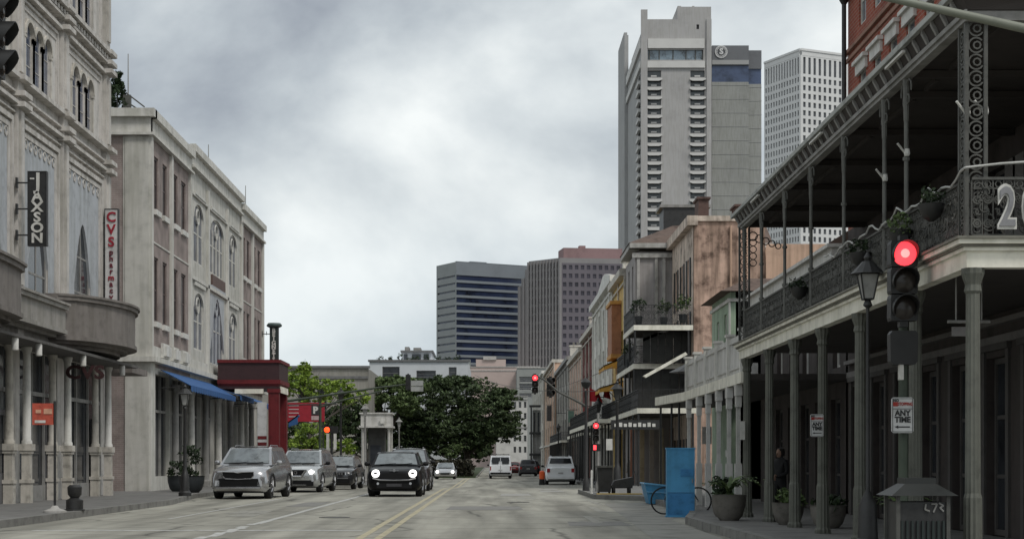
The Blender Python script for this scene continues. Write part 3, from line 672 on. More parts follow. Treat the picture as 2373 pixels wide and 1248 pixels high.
# ================================================================== CARS
def loft(mb, st, ny=7):
    rings = []
    for (y, hb, hm, zb, zs, zt) in st:
        k = zs-zb
        half = [(hb, zb), (hm*.985, zb+.16*k), (hm, zb+.42*k), (hm*.985, zb+.72*k), (hm*.93, zs-.02), (hm*.80, zs+(zt-zs)*.6), (hm*.4, zt)]
        r_ = [(x, y, z) for x, z in half]+[(-x, y, z) for x, z in reversed(half)]
        rings.append(r_)
    n = len(rings[0]); vs = [p for r_ in rings for p in r_]; fs = []
    for i in range(len(rings)-1):
        for j in range(n): fs.append((i*n+j, i*n+(j+1) % n, (i+1)*n+(j+1) % n, (i+1)*n+j))
    fs += [tuple(range(n)), tuple(range((len(rings)-1)*n, len(rings)*n))]
    mb.add(vs, fs)
def paintm(name, col, metal=.35): return mat(name, col, .24, metal=metal, var=.03, scale=1, spec=.5, coat=.8)
lit = mat('headlamp_lit', (1, 1, 1), .3, emit=(1, .97, .92), est=1.6)
lens = mat('lamp_lens', (.45, .47, .5), .12, var=.2, scale=9)
black_pl = mat('black_plastic', (.007, .007, .008), .5, spec=.25)
tail = mat('tail_lamp', (.28, .01, .012), .3)
cglass = mat('car_glass', (.15, .17, .18), .05, var=.35, scale=2.5, spec=.8)  # grey base colour stands in for the sky reflected in the glass
def car(label, loc, L, W, Ht, body, style, rot=0, sc=1.0, hood=.98, cowl=1.15, rf=1.95, lights=(0, 0), group='cars in the street', cat='car', name='parked_car', belt=None, lower=None):
    """front at local y=0, facing -Y; wheels on z=0"""
    t_ = thing(name, label, cat, (0, 0, 0), group); w_ = W/2; belt = belt or hood+.06; parts = []
    wr = .36 if Ht > 1.55 else .33
    b = MB()
    if style == 'van': st = [(0, w_*.78, w_*.86, .32, .78, .84), (.08, w_*.84, w_*.95, .28, .88, .94), (.5, w_*.9, w_, .26, 1.02, 1.1), (1.0, w_*.9, w_, .26, 1.15, 1.22), (L-.06, w_*.9, w_, .3, 1.2, 1.25), (L, w_*.86, w_*.96, .36, 1.15, 1.2)]
    else:
        h0 = hood-.16
        st = [(0, w_*.60, w_*.68, .36, h0-.10, h0-.04), (.04, w_*.74, w_*.84, .28, h0-.05, h0+.01), (.12, w_*.80, w_*.92, .24, h0-.02, h0+.05), (.28, w_*.86, w_*.98, .23, hood-.1, hood-.05), (.55, w_*.9, w_, .23, hood-.06, hood+.0), (cowl, w_*.9, w_, .24, hood, hood+.06), (cowl+.3, w_*.9, w_, .24, belt-.02, belt+.03),
              (L-.5, w_*.9, w_, .26, belt, belt+.04), (L-.12, w_*.86, w_*.97, .3, belt-.02, belt+.02), (L, w_*.78, w_*.88, .38, belt-.12, belt-.06)]
    loft(b, st); bd = b.build('body', body, t_, True)
    # cabin
    zb = belt-.02; ts = w_*.72; bs_ = w_*.91; rr = L-.75 if style not in ('van', 'wagon') else L-.28
    rb = L-.18 if style != 'sedan' else L-.75
    if style == 'sedan': rr = L-1.5
    if style == 'van': rf, cowl, rr, rb, ts, bs_ = 1.15, .62, L-.18, L-.03, w_*.84, w_*.97; zb = 1.12
    cab = MB(); ys0, ys1, ys2, ys3 = cowl, rf, rr, rb; zt = Ht
    prof = [(ys0, zb), (ys1, zt-.05), (ys1+.18, zt-.01), (ys2-.15, zt), (ys2, zt-.04), (ys3, zb)]
    def hw(z): return bs_+(ts-bs_)*min(1, max(0, (z-zb)/(zt-zb)))
    vs = [(-hw(z), y, z) for y, z in prof]+[(hw(z), y, z) for y, z in prof]; n = len(prof)
    cab.add(vs, [tuple(range(n)), tuple(range(2*n-1, n-1, -1))]+[(i, (i+1) % n, n+(i+1) % n, n+i) for i in range(n)])
    # crowned roof panel
    cab.add([(-ts*.85, ys1+.12, zt-.005), (ts*.85, ys1+.12, zt-.005), (ts*.8, ys2-.1, zt+.012), (-ts*.8, ys2-.1, zt+.012), (0, (ys1+ys2)/2, zt+.04)], [(0,1,4),(1,2,4),(2,3,4),(3,0,4)])
    cab.build('cabin', body, t_)
    def plate(nm, m_, a, b_, e0, e1, push, k0=.9, k1=.9, par=t_):     # glazing across the car between profile points
        (ya_, za_), (yb_, zb_) = a, b_; A = Vector((0, ya_, za_)); B = Vector((0, yb_, zb_)); d = B-A; n_ = Vector((0, -d.z, d.y)).normalized()*push
        p0 = A+d*e0+n_; p1 = A+d*e1+n_
        w0, w1 = hw(p0.z)*k0, hw(p1.z)*k1
        q = [Vector((-w0, p0.y, p0.z)), Vector((w0, p0.y, p0.z)), Vector((w1, p1.y, p1.z)), Vector((-w1, p1.y, p1.z))]
        # gentle curvature: split in 6 columns bowing outwards
        mb = MB(); N_ = 6; vs = []
        for i in range(N_+1):
            t = i/N_; bow = n_.normalized()*(.035*(1-(2*t-1)**2))
            vs += [q[0].lerp(q[1], t)+bow, q[3].lerp(q[2], t)+bow, q[0].lerp(q[1], t)-n_*1.2, q[3].lerp(q[2], t)-n_*1.2]
        fs = []
        for i in range(N_): a4 = i*4; b4 = a4+4; fs += [(a4, b4, b4+1, a4+1), (a4+2, a4+3, b4+3, b4+2), (a4, a4+2, b4+2, b4), (a4+1, b4+1, b4+3, a4+3)]
        fs += [(0, 1, 3, 2), (N_*4, N_*4+2, N_*4+3, N_*4+1)]
        mb.add(vs, fs); return mb.build(nm, m_, par, True)
    plate('windshield', cglass, prof[0], prof[1], .10, .93, .015)
    plate('rear_window', mat('dark_car_glass', (.02, .022, .025), .08, spec=.4), prof[4], prof[5], .12, .62 if style != 'van' else .5, .02, .86, .88)
    for s_ in (-1, 1):
        q = []; segs = [(ys0+.35+(ys1-ys0)*.2, (ys1+ys2)/2-.35), ((ys1+ys2)/2-.27, ys2-.25)] if style not in ('van',) else [(ys0+.4, 1.75)]
        if style == 'van': segs += [(1.95, 3.2), (3.3, L-.5)]
        for a, c in segs:
            z0, z1 = zb+.07, zt-.14
            f0 = ys0+(ys1-ys0)*((z1-zb)/(zt-zb))+.12
            mb = MB(); o_ = .008
            pts = [(s_*(hw(z0)+o_), a, z0), (s_*(hw(z0)+o_), c, z0), (s_*(hw(z1)+o_), min(c, ys2-.1), z1), (s_*(hw(z1)+o_), max(a, f0), z1)]
            mb.prism(pts, (-s_*.03, 0, 0)); mb.build('side_window', cglass, t_)
        mr = MB().lathe((s_*(w_+.09), ys0+.42, zb+.08), [(.02, -.10), (.075, -.07), (.085, 0), (.07, .08), (.02, .1)], 10, 'X')
        mr.tube((s_*w_*.93, ys0+.45, zb+.02), (s_*(w_+.05), ys0+.43, zb+.06), .02); mr.build('mirror', black_pl if style != 'suv1' else body, t_, True)
        hd = MB()
        for yy1 in (ys1+.75, ys1+1.6 if style != 'van' else L-1.5): hd.box(min(s_*w_*.995, s_*(w_+.02)), max(s_*w_*.995, s_*(w_+.02)), yy1, yy1+.16, belt-.14, belt-.11)
        hd.build('door_handle', chrome, t_)
    for y in (.85, L-.95):
        for s_ in (-1, 1):
            ty = MB().lathe((s_*(w_-.13), y, wr), [(wr-.1, -.11), (wr-.02, -.11), (wr, -.07), (wr, .07), (wr-.02, .11), (wr-.1, .11)], 22, 'X').build('wheel', rubber, t_, True)
            rm = MB().lathe((s_*(w_-.02), y, wr), [(wr-.11, -.03), (wr-.12, 0)], 20, 'X')
            for k in range(5):
                a = 2*math.pi*k/5; rm.tube((s_*(w_-.0), y, wr), (s_*(w_-.005), y+math.cos(a)*(wr-.12), wr+math.sin(a)*(wr-.12)), .035, .025, 5)
            rm.build('rim', alloy, ty)
            MB().ring(PX(s_*(w_+.004), -s_), y, wr+.02, wr+.06, .07, -.012, .03, 14, 0, 180).build('wheel_arch', black_pl if style not in ('sedan',) else body, t_)
    fr = MB().box(-w_*.82, w_*.82, .12, L-.12, .2, .3).build('underbody', black_pl, t_)
    hl = hood-.2 if style != 'van' else .78
    y0 = -.012
    if style in ('suv1',):
        g1 = MB(); 
        pts = [(-.50, hl-.10), (-.42, hl-.19), (0, hl-.21), (.42, hl-.19), (.50, hl-.10), (.50, hl+.03), (.14, hl+.02), (0, hl-.01), (-.14, hl+.02), (-.50, hl+.03)]
        MB().prism([(x, y0-.02, z) for x, z in pts], (0, .06, 0)).build('grille', black_pl, t_)
        rm = MB()
        for k in range(len(pts)): a, b_ = pts[k], pts[(k+1) % len(pts)]; rm.tube((a[0], y0-.03, a[1]), (b_[0], y0-.03, b_[1]), .013, n=5)
        rm.build('grille_trim', chrome, t_)
        MB().prism([(-.72, y0-.01, .40), (.72, y0-.01, .40), (.64, y0-.01, .66), (-.64, y0-.01, .66)], (0, .08, 0)).build('lower_grille', black_pl, t_)
        MB().box(-.72, .72, y0-.045, .05, .335, .385).build('bumper_trim', chrome, t_)
        for s_ in (-1, 1):
            MB().prism([(s_*.46, y0-.01, hl-.11), (s_*.80, y0+.12, hl-.06), (s_*.86, y0+.3, hl+.03), (s_*.46, y0-.01, hl-.0)], (0, .12, 0)).build('headlight', lens, t_)
            MB().box(min(s_*.62, s_*.76), max(s_*.62, s_*.76), y0-.01, .06, .42, .60).build('fog_lamp', lens, t_)
    elif style in ('suv2',):
        pts = [(-.46, hl+.05), (.46, hl+.05), (.30, hl-.22), (-.30, hl-.22)]
        MB().prism([(x, y0-.02, z) for x, z in pts], (0, .06, 0)).build('grille', black_pl, t_)
        MB().path([(-.42, y0-.035, hl+.03), (-.24, y0-.035, hl-.22), (.24, y0-.035, hl-.22), (.42, y0-.035, hl+.03)], .035, 6).build('grille_trim', chrome, t_)
        MB().ring(PY(y0-.03), 0, hl-.06, .06, .03, 0, .02, 14).build('emblem', chrome, t_)
        MB().box(-.74, .74, y0-.01, .08, .27, .50).build('lower_grille', black_pl, t_)
        MB().box(-.45, .45, y0-.04, .05, .295, .33).build('bumper_trim', chrome, t_)
        for s_ in (-1, 1):
            MB().prism([(s_*.48, y0-.0, hl-.12), (s_*.82, y0+.1, hl-.10), (s_*.88, y0+.28, hl+.04), (s_*.50, y0-.0, hl+.03)], (0, .12, 0)).build('headlight', lens, t_)
            MB().lathe((s_*.70, y0-.015, .5), [(.05, 0), (.05, .05)], 10, 'Y').build('fog_lamp', lens, t_)
            if lights[0 if s_ < 0 else 1]: MB().lathe((s_*.64, y0-.03, hl-.04), [(.06, -.02), (.095, .0), (.10, .04)], 14, 'Y').build('headlight', lit, t_, True)
    elif style in ('suv3', 'pickup'):
        MB().box(-.48, .48, y0-.03, .06, hl-.12, hl+.0).build('grille', black_pl, t_)
        sl = MB()
        for k in range(7): sl.box(-.42+k*.125, -.34+k*.125, y0-.045, y0-.03, hl-.11, hl-.01)
        sl.build('grille_slots', alloy, t_)
        MB().box(-.74, .74, y0-.03, .08, .30, .50).build('lower_grille', black_pl, t_)
        MB().box(-.66, .66, y0-.05, .05, .52, .56).build('bumper_trim', alloy, t_)
        for s_ in (-1, 1):
            MB().prism([(s_*.52, y0-.02, hl-.12), (s_*.82, y0+.08, hl-.09), (s_*.86, y0+.26, hl+.0), (s_*.52, y0-.02, hl+.01)], (0, .12, 0)).build('headlight', lens, t_)
    elif style == 'mini':
        pts = [(-.48, hl-.06), (-.38, hl-.16), (.38, hl-.16), (.48, hl-.06), (.40, hl+.05), (-.40, hl+.05)]
        MB().prism([(x, y0-.02, z-.05) for x, z in pts], (0, .06, 0)).build('grille', black_pl, t_)
        tr = MB(); z = hl-.235; tr.path([(-.74, y0+.03, z+.05), (-.5, y0-.045, z), (0, y0-.055, z-.012), (.5, y0-.045, z), (.74, y0+.03, z+.05)], .022, 6); tr.build('grille_trim', alloy, t_)
        MB().box(-.60, .60, y0-.02, .08, .30, .47).build('lower_grille', black_pl, t_)
        MB().lathe((0, y0-.0, hl+.09), [(.045, -.02), (.05, .02)], 12, 'Y').box(-.16, .16, y0-.012, .03, hl+.082, hl+.098).build('emblem', alloy, t_)
        for s_ in (-1, 1):
            h_ = MB().lathe((s_*.64, y0-.01, hl-.015), [(.09, -.04), (.125, -.02), (.14, .03), (.14, .22)], 20, 'Y').build('headlight', lit, t_, True)
            MB().box(s_*.64-.055, s_*.64+.055, y0-.062, y0-.05, hl-.04, hl+.025).build('lamp_centre', black_pl, h_)
            MB().lathe((s_*.56, y0-.02, .46), [(.04, -.02), (.05, .04)], 12, 'Y').build('fog_lamp', lens, t_)
        MB().box(-.26, .26, y0-.045, y0-.021, .36, .46).build('licence_plate', mat('dark_plate', (.05, .05, .055), .5), t_)
    elif style == 'sedan':
        MB().box(-.40, .40, y0-.02, .06, .40, .56).build('grille', black_pl, t_)
        for s_ in (-1, 1):
            MB().prism([(s_*.46, y0-.0, hl-.10), (s_*.80, y0+.1, hl-.08), (s_*.84, y0+.26, hl+.02), (s_*.48, y0-.0, hl+.0)], (0, .12, 0)).build('headlight', lens, t_)
            if lights[0]: MB().lathe((s_*.66, y0-.03, hl-.04), [(.08, -.02), (.13, .0), (.14, .04)], 14, 'Y').build('headlight', lit, t_, True)
    # rear details
    yr = L+.005; zl = belt-.22
    for s_ in (-1, 1):
        if style == 'van': MB().box(min(s_*w_*.84, s_*w_*.93), max(s_*w_*.84, s_*w_*.93), yr-.1, yr+.02, .75, 1.1).build('tail_light', tail, t_)
        else: MB().box(min(s_*w_*.70, s_*w_*.9), max(s_*w_*.70, s_*w_*.9), yr-.16, yr+.015, belt-.34, belt-.08).build('tail_light', tail, t_)
    MB().box(-w_*.9, w_*.9, yr-.15, yr+.10, .40, .56).build('rear_bumper', black_pl if style != 'wagon' else body, t_)
    MB().box(-.17, .17, yr, yr+.02, .72, .82).build('licence_plate', mat('plate_pale', (.4, .4, .4), .5), t_)
    if style == 'van':
        sm = MB().box(-.012, .012, yr-.08, yr+.012, .5, 1.15); sm.build('door_seam', black_pl, t_)
        q = MB()
        for k in (-.45, .45): q.box(k-.3, k+.3, yr-.055, yr+.008, 1.32, 1.80)
        q.build('rear_door_window', MATS['dark_car_glass'], t_)
        q = MB().box(-.02, .02, yr-.05, yr+.012, 1.2, 1.85); q.build('window_post', body, t_)
        rk = MB()
        for y in (1.6, 2.8, 4.2): rk.tube((-w_*.8, y, Ht+.12), (w_*.8, y, Ht+.12), .02).tube((-w_*.78, y, Ht), (-w_*.78, y, Ht+.12), .015).tube((w_*.78, y, Ht), (w_*.78, y, Ht+.12), .015)
        rk.tube((-w_*.3, 1.3, Ht+.15), (-w_*.3, L-.2, Ht+.15), .03).tube((w_*.35, 1.3, Ht+.15), (w_*.35, L-.2, Ht+.15), .03); rk.build('roof_rack', iron, t_)
    if style in ('suv1', 'suv2', 'suv3', 'wagon'):
        for s_ in (-1, 1): MB().path([(s_*ts*.86, ys1+.3, Ht+.0), (s_*ts*.86, ys1+.4, Ht+.05), (s_*ts*.84, ys2-.4, Ht+.05), (s_*ts*.84, ys2-.3, Ht)], .018, 6).build('roof_rail', alloy, t_)
    wp = MB().tube((-w_*.6, ys0+.03, zb+.05), (.0, ys0+.06, zb+.10), .012).tube((w_*.05, ys0+.03, zb+.05), (w_*.6, ys0+.06, zb+.10), .012).build('wiper', black_pl, t_)
    t_.scale = (sc,)*3; t_.rotation_euler = (0, 0, rot); t_.location = loc
    return t_
silver = paintm('silver_paint', (.44, .44, .45), .8); silver2 = paintm('bright_silver_paint', (.5, .51, .51), .75)
blackp = mat('black_car_paint', (.004, .004, .005), .28, var=.03, spec=.22); charc = paintm('charcoal_paint', (.04, .04, .043), .4); whitep = paintm('white_car_paint', (.74, .76, .78), 0)
darkp = paintm('dark_plum_paint', (.035, .028, .03), .3)
car('silver SUV with chrome lower trim, first of the cars parked at the left kerb', (-8.65, 56.4, 0), 4.75, 1.9, 1.70, silver, 'suv1', rot=R(-3.5), sc=1.07, hood=1.05, group='cars parked at the left kerb')
car('silver SUV with one lit headlight parked behind the first silver SUV', (-8.1, 68.4, 0), 4.9, 1.95, 1.76, silver2, 'suv2', rot=R(-4), sc=1.02, hood=1.08, lights=(0, 1), group='cars parked at the left kerb')
car('dark charcoal SUV, last in the row of cars parked at the left kerb', (-7.2, 76.0, gz(76)), 4.4, 1.88, 1.62, charc, 'suv3', rot=R(-3), sc=.96, hood=1.02, group='cars parked at the left kerb')
car('small black car with two glowing round headlights in the oncoming lane', (-3.5, 60.0, 0), 4.3, 1.9, 1.56, blackp, 'mini', sc=1.06, hood=1.02, cowl=1.05, rf=1.7, name='oncoming_car', group='oncoming cars')
car('dark tall SUV with silver roof driving right behind the small black car', (-3.62, 71.5, 0), 4.9, 1.95, 1.84, darkp, 'suv3', sc=1.02, hood=1.12, name='oncoming_car', group='oncoming cars')
car('distant silver saloon with lit headlights in front of the dark trees', (-3.85, 141, gz(141)), 4.5, 1.8, 1.43, silver, 'sedan', sc=1.0, hood=.88, lights=(1, 1), name='oncoming_car', group='oncoming cars')
car('white van with roof rack seen from behind in the distance', (.95, 151, gz(146)), 5.4, 2.0, 2.05, whitep, 'van', rot=R(180), name='delivery_van', cat='van', group='vehicles driving away')
car('white SUV seen from behind at the right kerb near the signals', (4.66, 112.6, gz(108)), 4.8, 2.0, 1.86, whitep, 'wagon', rot=R(180), hood=1.1, name='parked_suv', group='vehicles driving away')
car('red car half hidden beyond the white van', (2.75, 190, gz(190)), 4.4, 1.8, 1.45, paintm('red_car_paint', (.25, .02, .02), .1), 'sedan', rot=R(180), hood=.9, name='distant_car', group='distant cars down the street')
car('dark grey car far down the street between van and white SUV', (4.0, 175, gz(190)), 4.6, 1.9, 1.7, charc, 'wagon', rot=R(180), hood=1.0, name='distant_car', group='distant cars down the street')
car('dark car parked far down the right kerb behind the dark grey car', (5.2, 205, gz(190)), 4.6, 1.9, 1.6, blackp, 'wagon', rot=R(180), hood=1.0, name='distant_car', group='distant cars down the street')
#car('silver car parked on the left beyond the charcoal SUV', (-8.3, 92, gz(92)), 4.5, 1.85, 1.6, silver2, 'suv2', hood=1.0, group='cars parked at the left kerb')
# ================================================================== RIGHT SIDE
colm = mat('grey_green_column_paint', (.115, .118, .10), .6, var=.18, scale=4, streak=.25)
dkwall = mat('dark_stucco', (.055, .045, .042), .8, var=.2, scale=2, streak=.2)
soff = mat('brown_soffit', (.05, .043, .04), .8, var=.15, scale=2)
shut = mat('shutter_paint', (.075, .07, .066), .7, var=.15, scale=3)
def lace(mb, P, u0, u1, z0, z1, step=.2, d=0, dens=1):
    n = max(1, round((u1-u0)/step)); s_ = (u1-u0)/n; h_ = z1-z0
    mb.pbox(P, u0, u1, z1-.03, z1, d-.015, d+.035).pbox(P, u0, u1, z0, z0+.025, d-.012, d+.032).pbox(P, u0, u1, z1-.13, z1-.115, d, d+.02)
    rr_ = random.Random(int(u0*10))
    if s_ < .13:
        for _ in range(int((u1-u0)*34)):
            a_ = rr_.uniform(0, 360); mb.ring(P, rr_.uniform(u0+.05, u1-.05), rr_.uniform(z0+.06, z1-.08), rr_.uniform(.03, .07), .014, d-.006, .03, 7, a_, a_+rr_.uniform(150, 300))
    for i in range(n):
        u = u0+s_*(i+.5)
        mb.pbox(P, u-s_*.5-.007, u-s_*.5+.007, z0, z1-.03, d, d+.018)
        mb.ring(P, u, z0+h_*.22, s_*.36, .02, d, .02, 8); mb.ring(P, u, z0+h_*.62, s_*.36, .02, d, .02, 8)
        mb.ring(P, u-s_*.16, z0+h_*.42, s_*.28, .014, d+.002, .015, 8, -80, 130); mb.ring(P, u+s_*.16, z0+h_*.42, s_*.28, .014, d+.003, .015, 8, 100, 310)
        mb.ring(P, u, z0+h_*.22, s_*.14, .02, d+.001, .018, 6); mb.ring(P, u, z0+h_*.62, s_*.14, .02, d+.001, .018, 6)
        mb.ring(P, u, z1-.075, .035, .012, d, .018, 6)
g1 = thing('gallery_building', 'long dark building with iron lace gallery, round columns and red brick upper floor, right foreground', 'building', (5.3, 26, .15))
XG, XW = 5.27, 7.8; PG = PX(XG, 1); PW = PX(XW, 1); YC = 18.0; YE = 34.3
gops = [(20.9+i*1.9, 20.9+i*1.9+1.05, .15, 2.9) for i in range(8)]
uops = [(20.9+i*1.9, 20.9+i*1.9+1.0, 3.8, 5.8) for i in range(8)]
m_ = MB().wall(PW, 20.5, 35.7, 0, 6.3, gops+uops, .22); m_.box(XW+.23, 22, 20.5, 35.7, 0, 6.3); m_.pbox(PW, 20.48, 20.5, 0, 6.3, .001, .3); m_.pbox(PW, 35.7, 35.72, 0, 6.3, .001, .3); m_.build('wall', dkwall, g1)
for a, b, c, d in gops:
    wn = window(g1, PW, a, b, c, d, .21, shut, glass, 2, 3, .09, name='french_door')
    MB().pbox(PW, a-.14, a, c, d+.1, -.04, -.001).pbox(PW, b, b+.14, c, d+.1, -.04, -.001).pbox(PW, a-.2, b+.2, d+.1, d+.2, -.08, -.001).build('surround', shut, wn)
shp = mat('grey_shutters', (.17, .16, .155), .7, var=.15, scale=3)
for a, b, c, d in uops:
    wn = window(g1, PW, a, b, c, d, .21, shut, glass, 2, 3, .07)
    MB().pbox(PW, a-.5, a-.02, c, d, -.05, -.001).build('shutter', shp, wn); MB().pbox(PW, b+.02, b+.5, c, d, -.05, -.001).build('shutter', shp, wn)
bo = [(21.0+i*1.3, 21.62+i*1.3, 7.7, 9.5) for i in range(11)]+[(21.0+i*1.3, 21.62+i*1.3, 10.45, 11.5) for i in range(11)]
m_ = MB().wall(PW, 20.5, 35.7, 6.3, 12.0, bo, .23); m_.box(XW+.23, 22, 20.52, 35.68, 6.3, 12.0); m_.wall(PY(35.7), XW, 22, 6.3, 12, [], 0); m_.wall(PY(20.5), XW, 22, 6.3, 12, [], 0); m_.build('brick_wall', redbrick, g1)
for a, b, c, d in bo:
    wn = window(g1, PW, a, b, c, d, .12, white_p, glass_w, 1, 2, .06)
    if d < 10: MB().pbox(PW, a-.14, b+.14, d-.06, d+.16, -.06, -.001).pbox(PW, a-.2, b+.2, d+.161, d+.24, -.12, -.001).build('lintel', white_p, wn); MB().pbox(PW, a-.12, b+.12, c-.12, c-.01, -.07, -.001).build('sill', white_p, wn)
m_ = MB().pbox(PW, 20.4, 35.8, 9.95, 10.03, -.04, -.001).pbox(PW, 20.4, 35.85, 10.12, 10.2, -.07, -.001).pbox(PW, 20.4, 36.0, 11.75, 12.1, -.3, -.001)
for k in range(30): m_.pbox(PW, 20.6+k*.52, 20.8+k*.52, 11.5, 11.74, -.2, -.001)
m_.build('cornice', mat('terracotta_trim', (.27, .15, .11), .8, var=.2), g1)
MB().tube((XW-.12, 35.55, 6.6), (XW-.12, 35.55, 11.2), .05).lathe((XW-.12, 35.55, 11.2), [(.06, 0), (.2, .25), (.24, .3), (.2, .5)], 10).build('downpipe', iron, g1)
# deck, fascia, soffit
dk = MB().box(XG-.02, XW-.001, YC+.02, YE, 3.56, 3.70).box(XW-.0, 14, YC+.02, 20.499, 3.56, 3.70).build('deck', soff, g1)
fs = MB()
for z0, z1, o_ in ((3.42, 3.60, .05), (3.60, 3.64, .09), (3.67, 3.72, .16)):
    fs.box(XG-o_, XG+.10, YC-o_, YE+.05, z0, z1); fs.box(XG+.101, 14, YC-o_, YC+.12, z0, z1)
fs.build('fascia', cream_w, g1)
mb = MB().box(XG-.12, XG+.10, YC-.12, YE+.06, 3.641, 3.669).box(XG+.101, 14, YC-.12, YC+.12, 3.641, 3.669).box(XG-.19, XG+.08, YC-.19, YE+.1, 3.721, 3.75).box(XG+.081, 14, YC-.19, YC+.1, 3.721, 3.75)
mb.build('fascia_moulding', mat('weathered_moulding', (.16, .155, .13), .7, var=.3), g1)
CY = [18.06, 20.5, 23.55, 26.2, 28.6, 31.2, 33.9]
def column(par, x, y, z0, z1, r, m_, flute=.1, name='column'):
    return MB().lathe((x, y, z0), [(r*1.55, 0), (r*1.55, .06), (r*1.25, .1), (r*1.2, .75), (r*1.02, .8), (r*.9, z1-z0-.28), (r*1.15, z1-z0-.25), (r*1.0, z1-z0-.18), (r*1.5, z1-z0-.06), (r*1.5, z1-z0)], 24, flute=flute).build(name, m_, par)
for y in CY: column(g1, XG+.05, y, .15, 3.42, .085, colm)
column(g1, 7.6, 18.1, .15, 3.42, .085, colm)
# balustrade panels between the upper posts
UY = [18.1, 20.75, 21.9, 24.4, 26.9, 29.3, 31.8, 33.95]
for a, b in zip(UY, UY[1:]):
    q = MB(); lace(q, PG, a+.03, b-.03, 3.77, 4.42, .115); q.build('railing', iron_g, g1)
q = MB(); lace(q, PY(YC+.03), XG+.03, 8.0, 3.77, 4.42, .115); q.build('railing', iron_g, g1)
for y in UY[1:]:
    MB().tube((XG, y, 3.72), (XG, y, 5.6), .028).tube((XG, y, 5.6), (XG, y, 6.13), .034, .045).ring(PG, y-.13, 5.98, .12, .016, -.008, .016, 10, -20, 200).ring(PG, y+.13, 5.98, .12, .016, -.008, .016, 10, -20, 200).ring(PG, y-.09, 5.86, .06, .014, -.008, .016, 8).ring(PG, y+.09, 5.86, .06, .014, -.008, .016, 8).tube((XG, y, 5.1), (XG, y, 5.14), .045).tube((XG, y, 4.42), (XG, y, 4.47), .05).build('post', mat('post_paint', (.12, .12, .11), .6), g1)
# latticed double posts at both ends
def lattice(x0, x1, y, along='X', z0=3.75, z1=6.13):
    q = MB(); Pl = PY(y) if along == 'X' else PX(y, 1)
    q.pbox(Pl, x0-.02, x0+.02, z0, z1, -.02, .02).pbox(Pl, x1-.02, x1+.02, z0, z1, -.02, .02); w_ = (x1-x0)/2; z = z0+w_
    while z < z1-w_*.5:
        q.ring(Pl, (x0+x1)/2, z, w_*.78, .018, -.01, .02, 12, 40, 330).ring(Pl, (x0+x1)/2+w_*.1, z, w_*.38, .018, -.01, .02, 8)
        z += w_*1.75
    q.build('lattice_post', iron_g, g1)
lattice(XG-.02, XG+.19, YC+.06); lattice(5.17, 5.37, 33.95)
lattice(18.12, 18.34, XG-.01, 'Y')
q = MB()
for k in range(5): q.ring(PY(33.93), 5.45+k*.13, 5.95-k*.05, .09-.008*k, .02, 0, .02, 10)
for k in range(4): q.ring(PY(33.93), 5.45, 5.82-k*.14, .07, .018, 0, .02, 10)
q.build('corner_bracket', iron, g1)
# gallery roof
rf_ = MB()
rf_.hexa([(XG-.04,YC-.04,6.24),(XW-.001,YC-.04,6.24),(XW-.001,YE+.1,6.24),(XG-.04,YE+.1,6.24),(XG-.14,YC-.14,6.42),(XW-.001,YC-.14,6.62),(XW-.001,YE+.2,6.62),(XG-.14,YE+.2,6.42)])
rf_.box(XW-.0, 14, YC-.04, 20.499, 6.25, 6.6)
rf_.build('gallery_roof', soff, g1)
q = MB().box(XG-.05, XG+.07, YC-.02, YE, 6.13, 6.235).box(XG+.071, 14, YC-.02, YC+.1, 6.13, 6.235).box(XG-.08, XG-.051, YC-.08, YE+.05, 6.18, 6.235); q.build('beam', grey_w, g1)
q = MB().box(XG-.20, XG-.141, YC-.2, YE+.26, 6.40, 6.47).box(XG-.14, 14, YC-.2, YC-.145, 6.40, 6.47); q.build('gutter', mat('pale_gutter', (.33, .34, .32), .6, var=.25, scale=3), g1)
for k in range(40):
    y = YC+.2+k*.41
    q = MB().prism([(XG-.055, y, 6.24), (XG-.085, y, 6.24), (XG-.15, y, 6.36), (XG-.15, y, 6.40), (XG-.11, y, 6.40)], (0, .06, 0))
    if k < 40: q.build('eave_bracket', grey_w, g1)
for y in (20.2, 25.2, 31.1): MB().box(XG-.19, XG-.15, y, y+.9, 6.33, 6.36).build('strip_light', white_p, g1)
q = MB()
for y in UY[1:]: q.box(XG+.1, XW-.02, y-.05, y+.05, 6.14, 6.23)
for k in range(len(UY)-1): q.box(XG+.45, XG+.5, UY[k]+.3, UY[k+1]-.3, 6.17, 6.23)
q.build('rafter', soff, g1)
q = MB().pbox(PW, 20.5, 35.6, 3.1, 3.22, -.06, -.001).pbox(PW, 20.5, 35.6, 3.38, 3.46, -.12, -.001); q.build('string_course', shp, g1)
# draped light cord, number and flag brackets on the gallery
dr = []; 
for k in range(0, 41):
    y = 18.0+k*.19; ph = (k % 8)/8; dr.append((XG-.05, y, 4.52-.10*math.sin(math.pi*ph)+.03*math.sin(k*1.7)))
o = MB().path(dr, .014, 5).path([(XG-.05, 18.0, 4.52), (5.6, 17.98, 4.56), (6.2, 17.98, 4.6), (7, 17.98, 4.5)], .014, 5).build('draped_cord', mat('pale_cord', (.42, .42, .40), .6), g1)
nm = thing('house_number', 'large white outlined grey number 20 on the gallery railing at the right edge', 'number', (5.65, 17.9, 4.03))
for i, ch in enumerate('20'):
    text('outline', ch, .62, (5.645+i*.265, 17.90, 4.05), white_p, nm, bold=.035, ext=.012, sx=.62)
    text('digit', ch, .60, (5.645+i*.265, 17.88, 4.05), mat('steel_grey_paint', (.22, .22, .23), .5), nm, bold=.008, ext=.012, sx=.62)
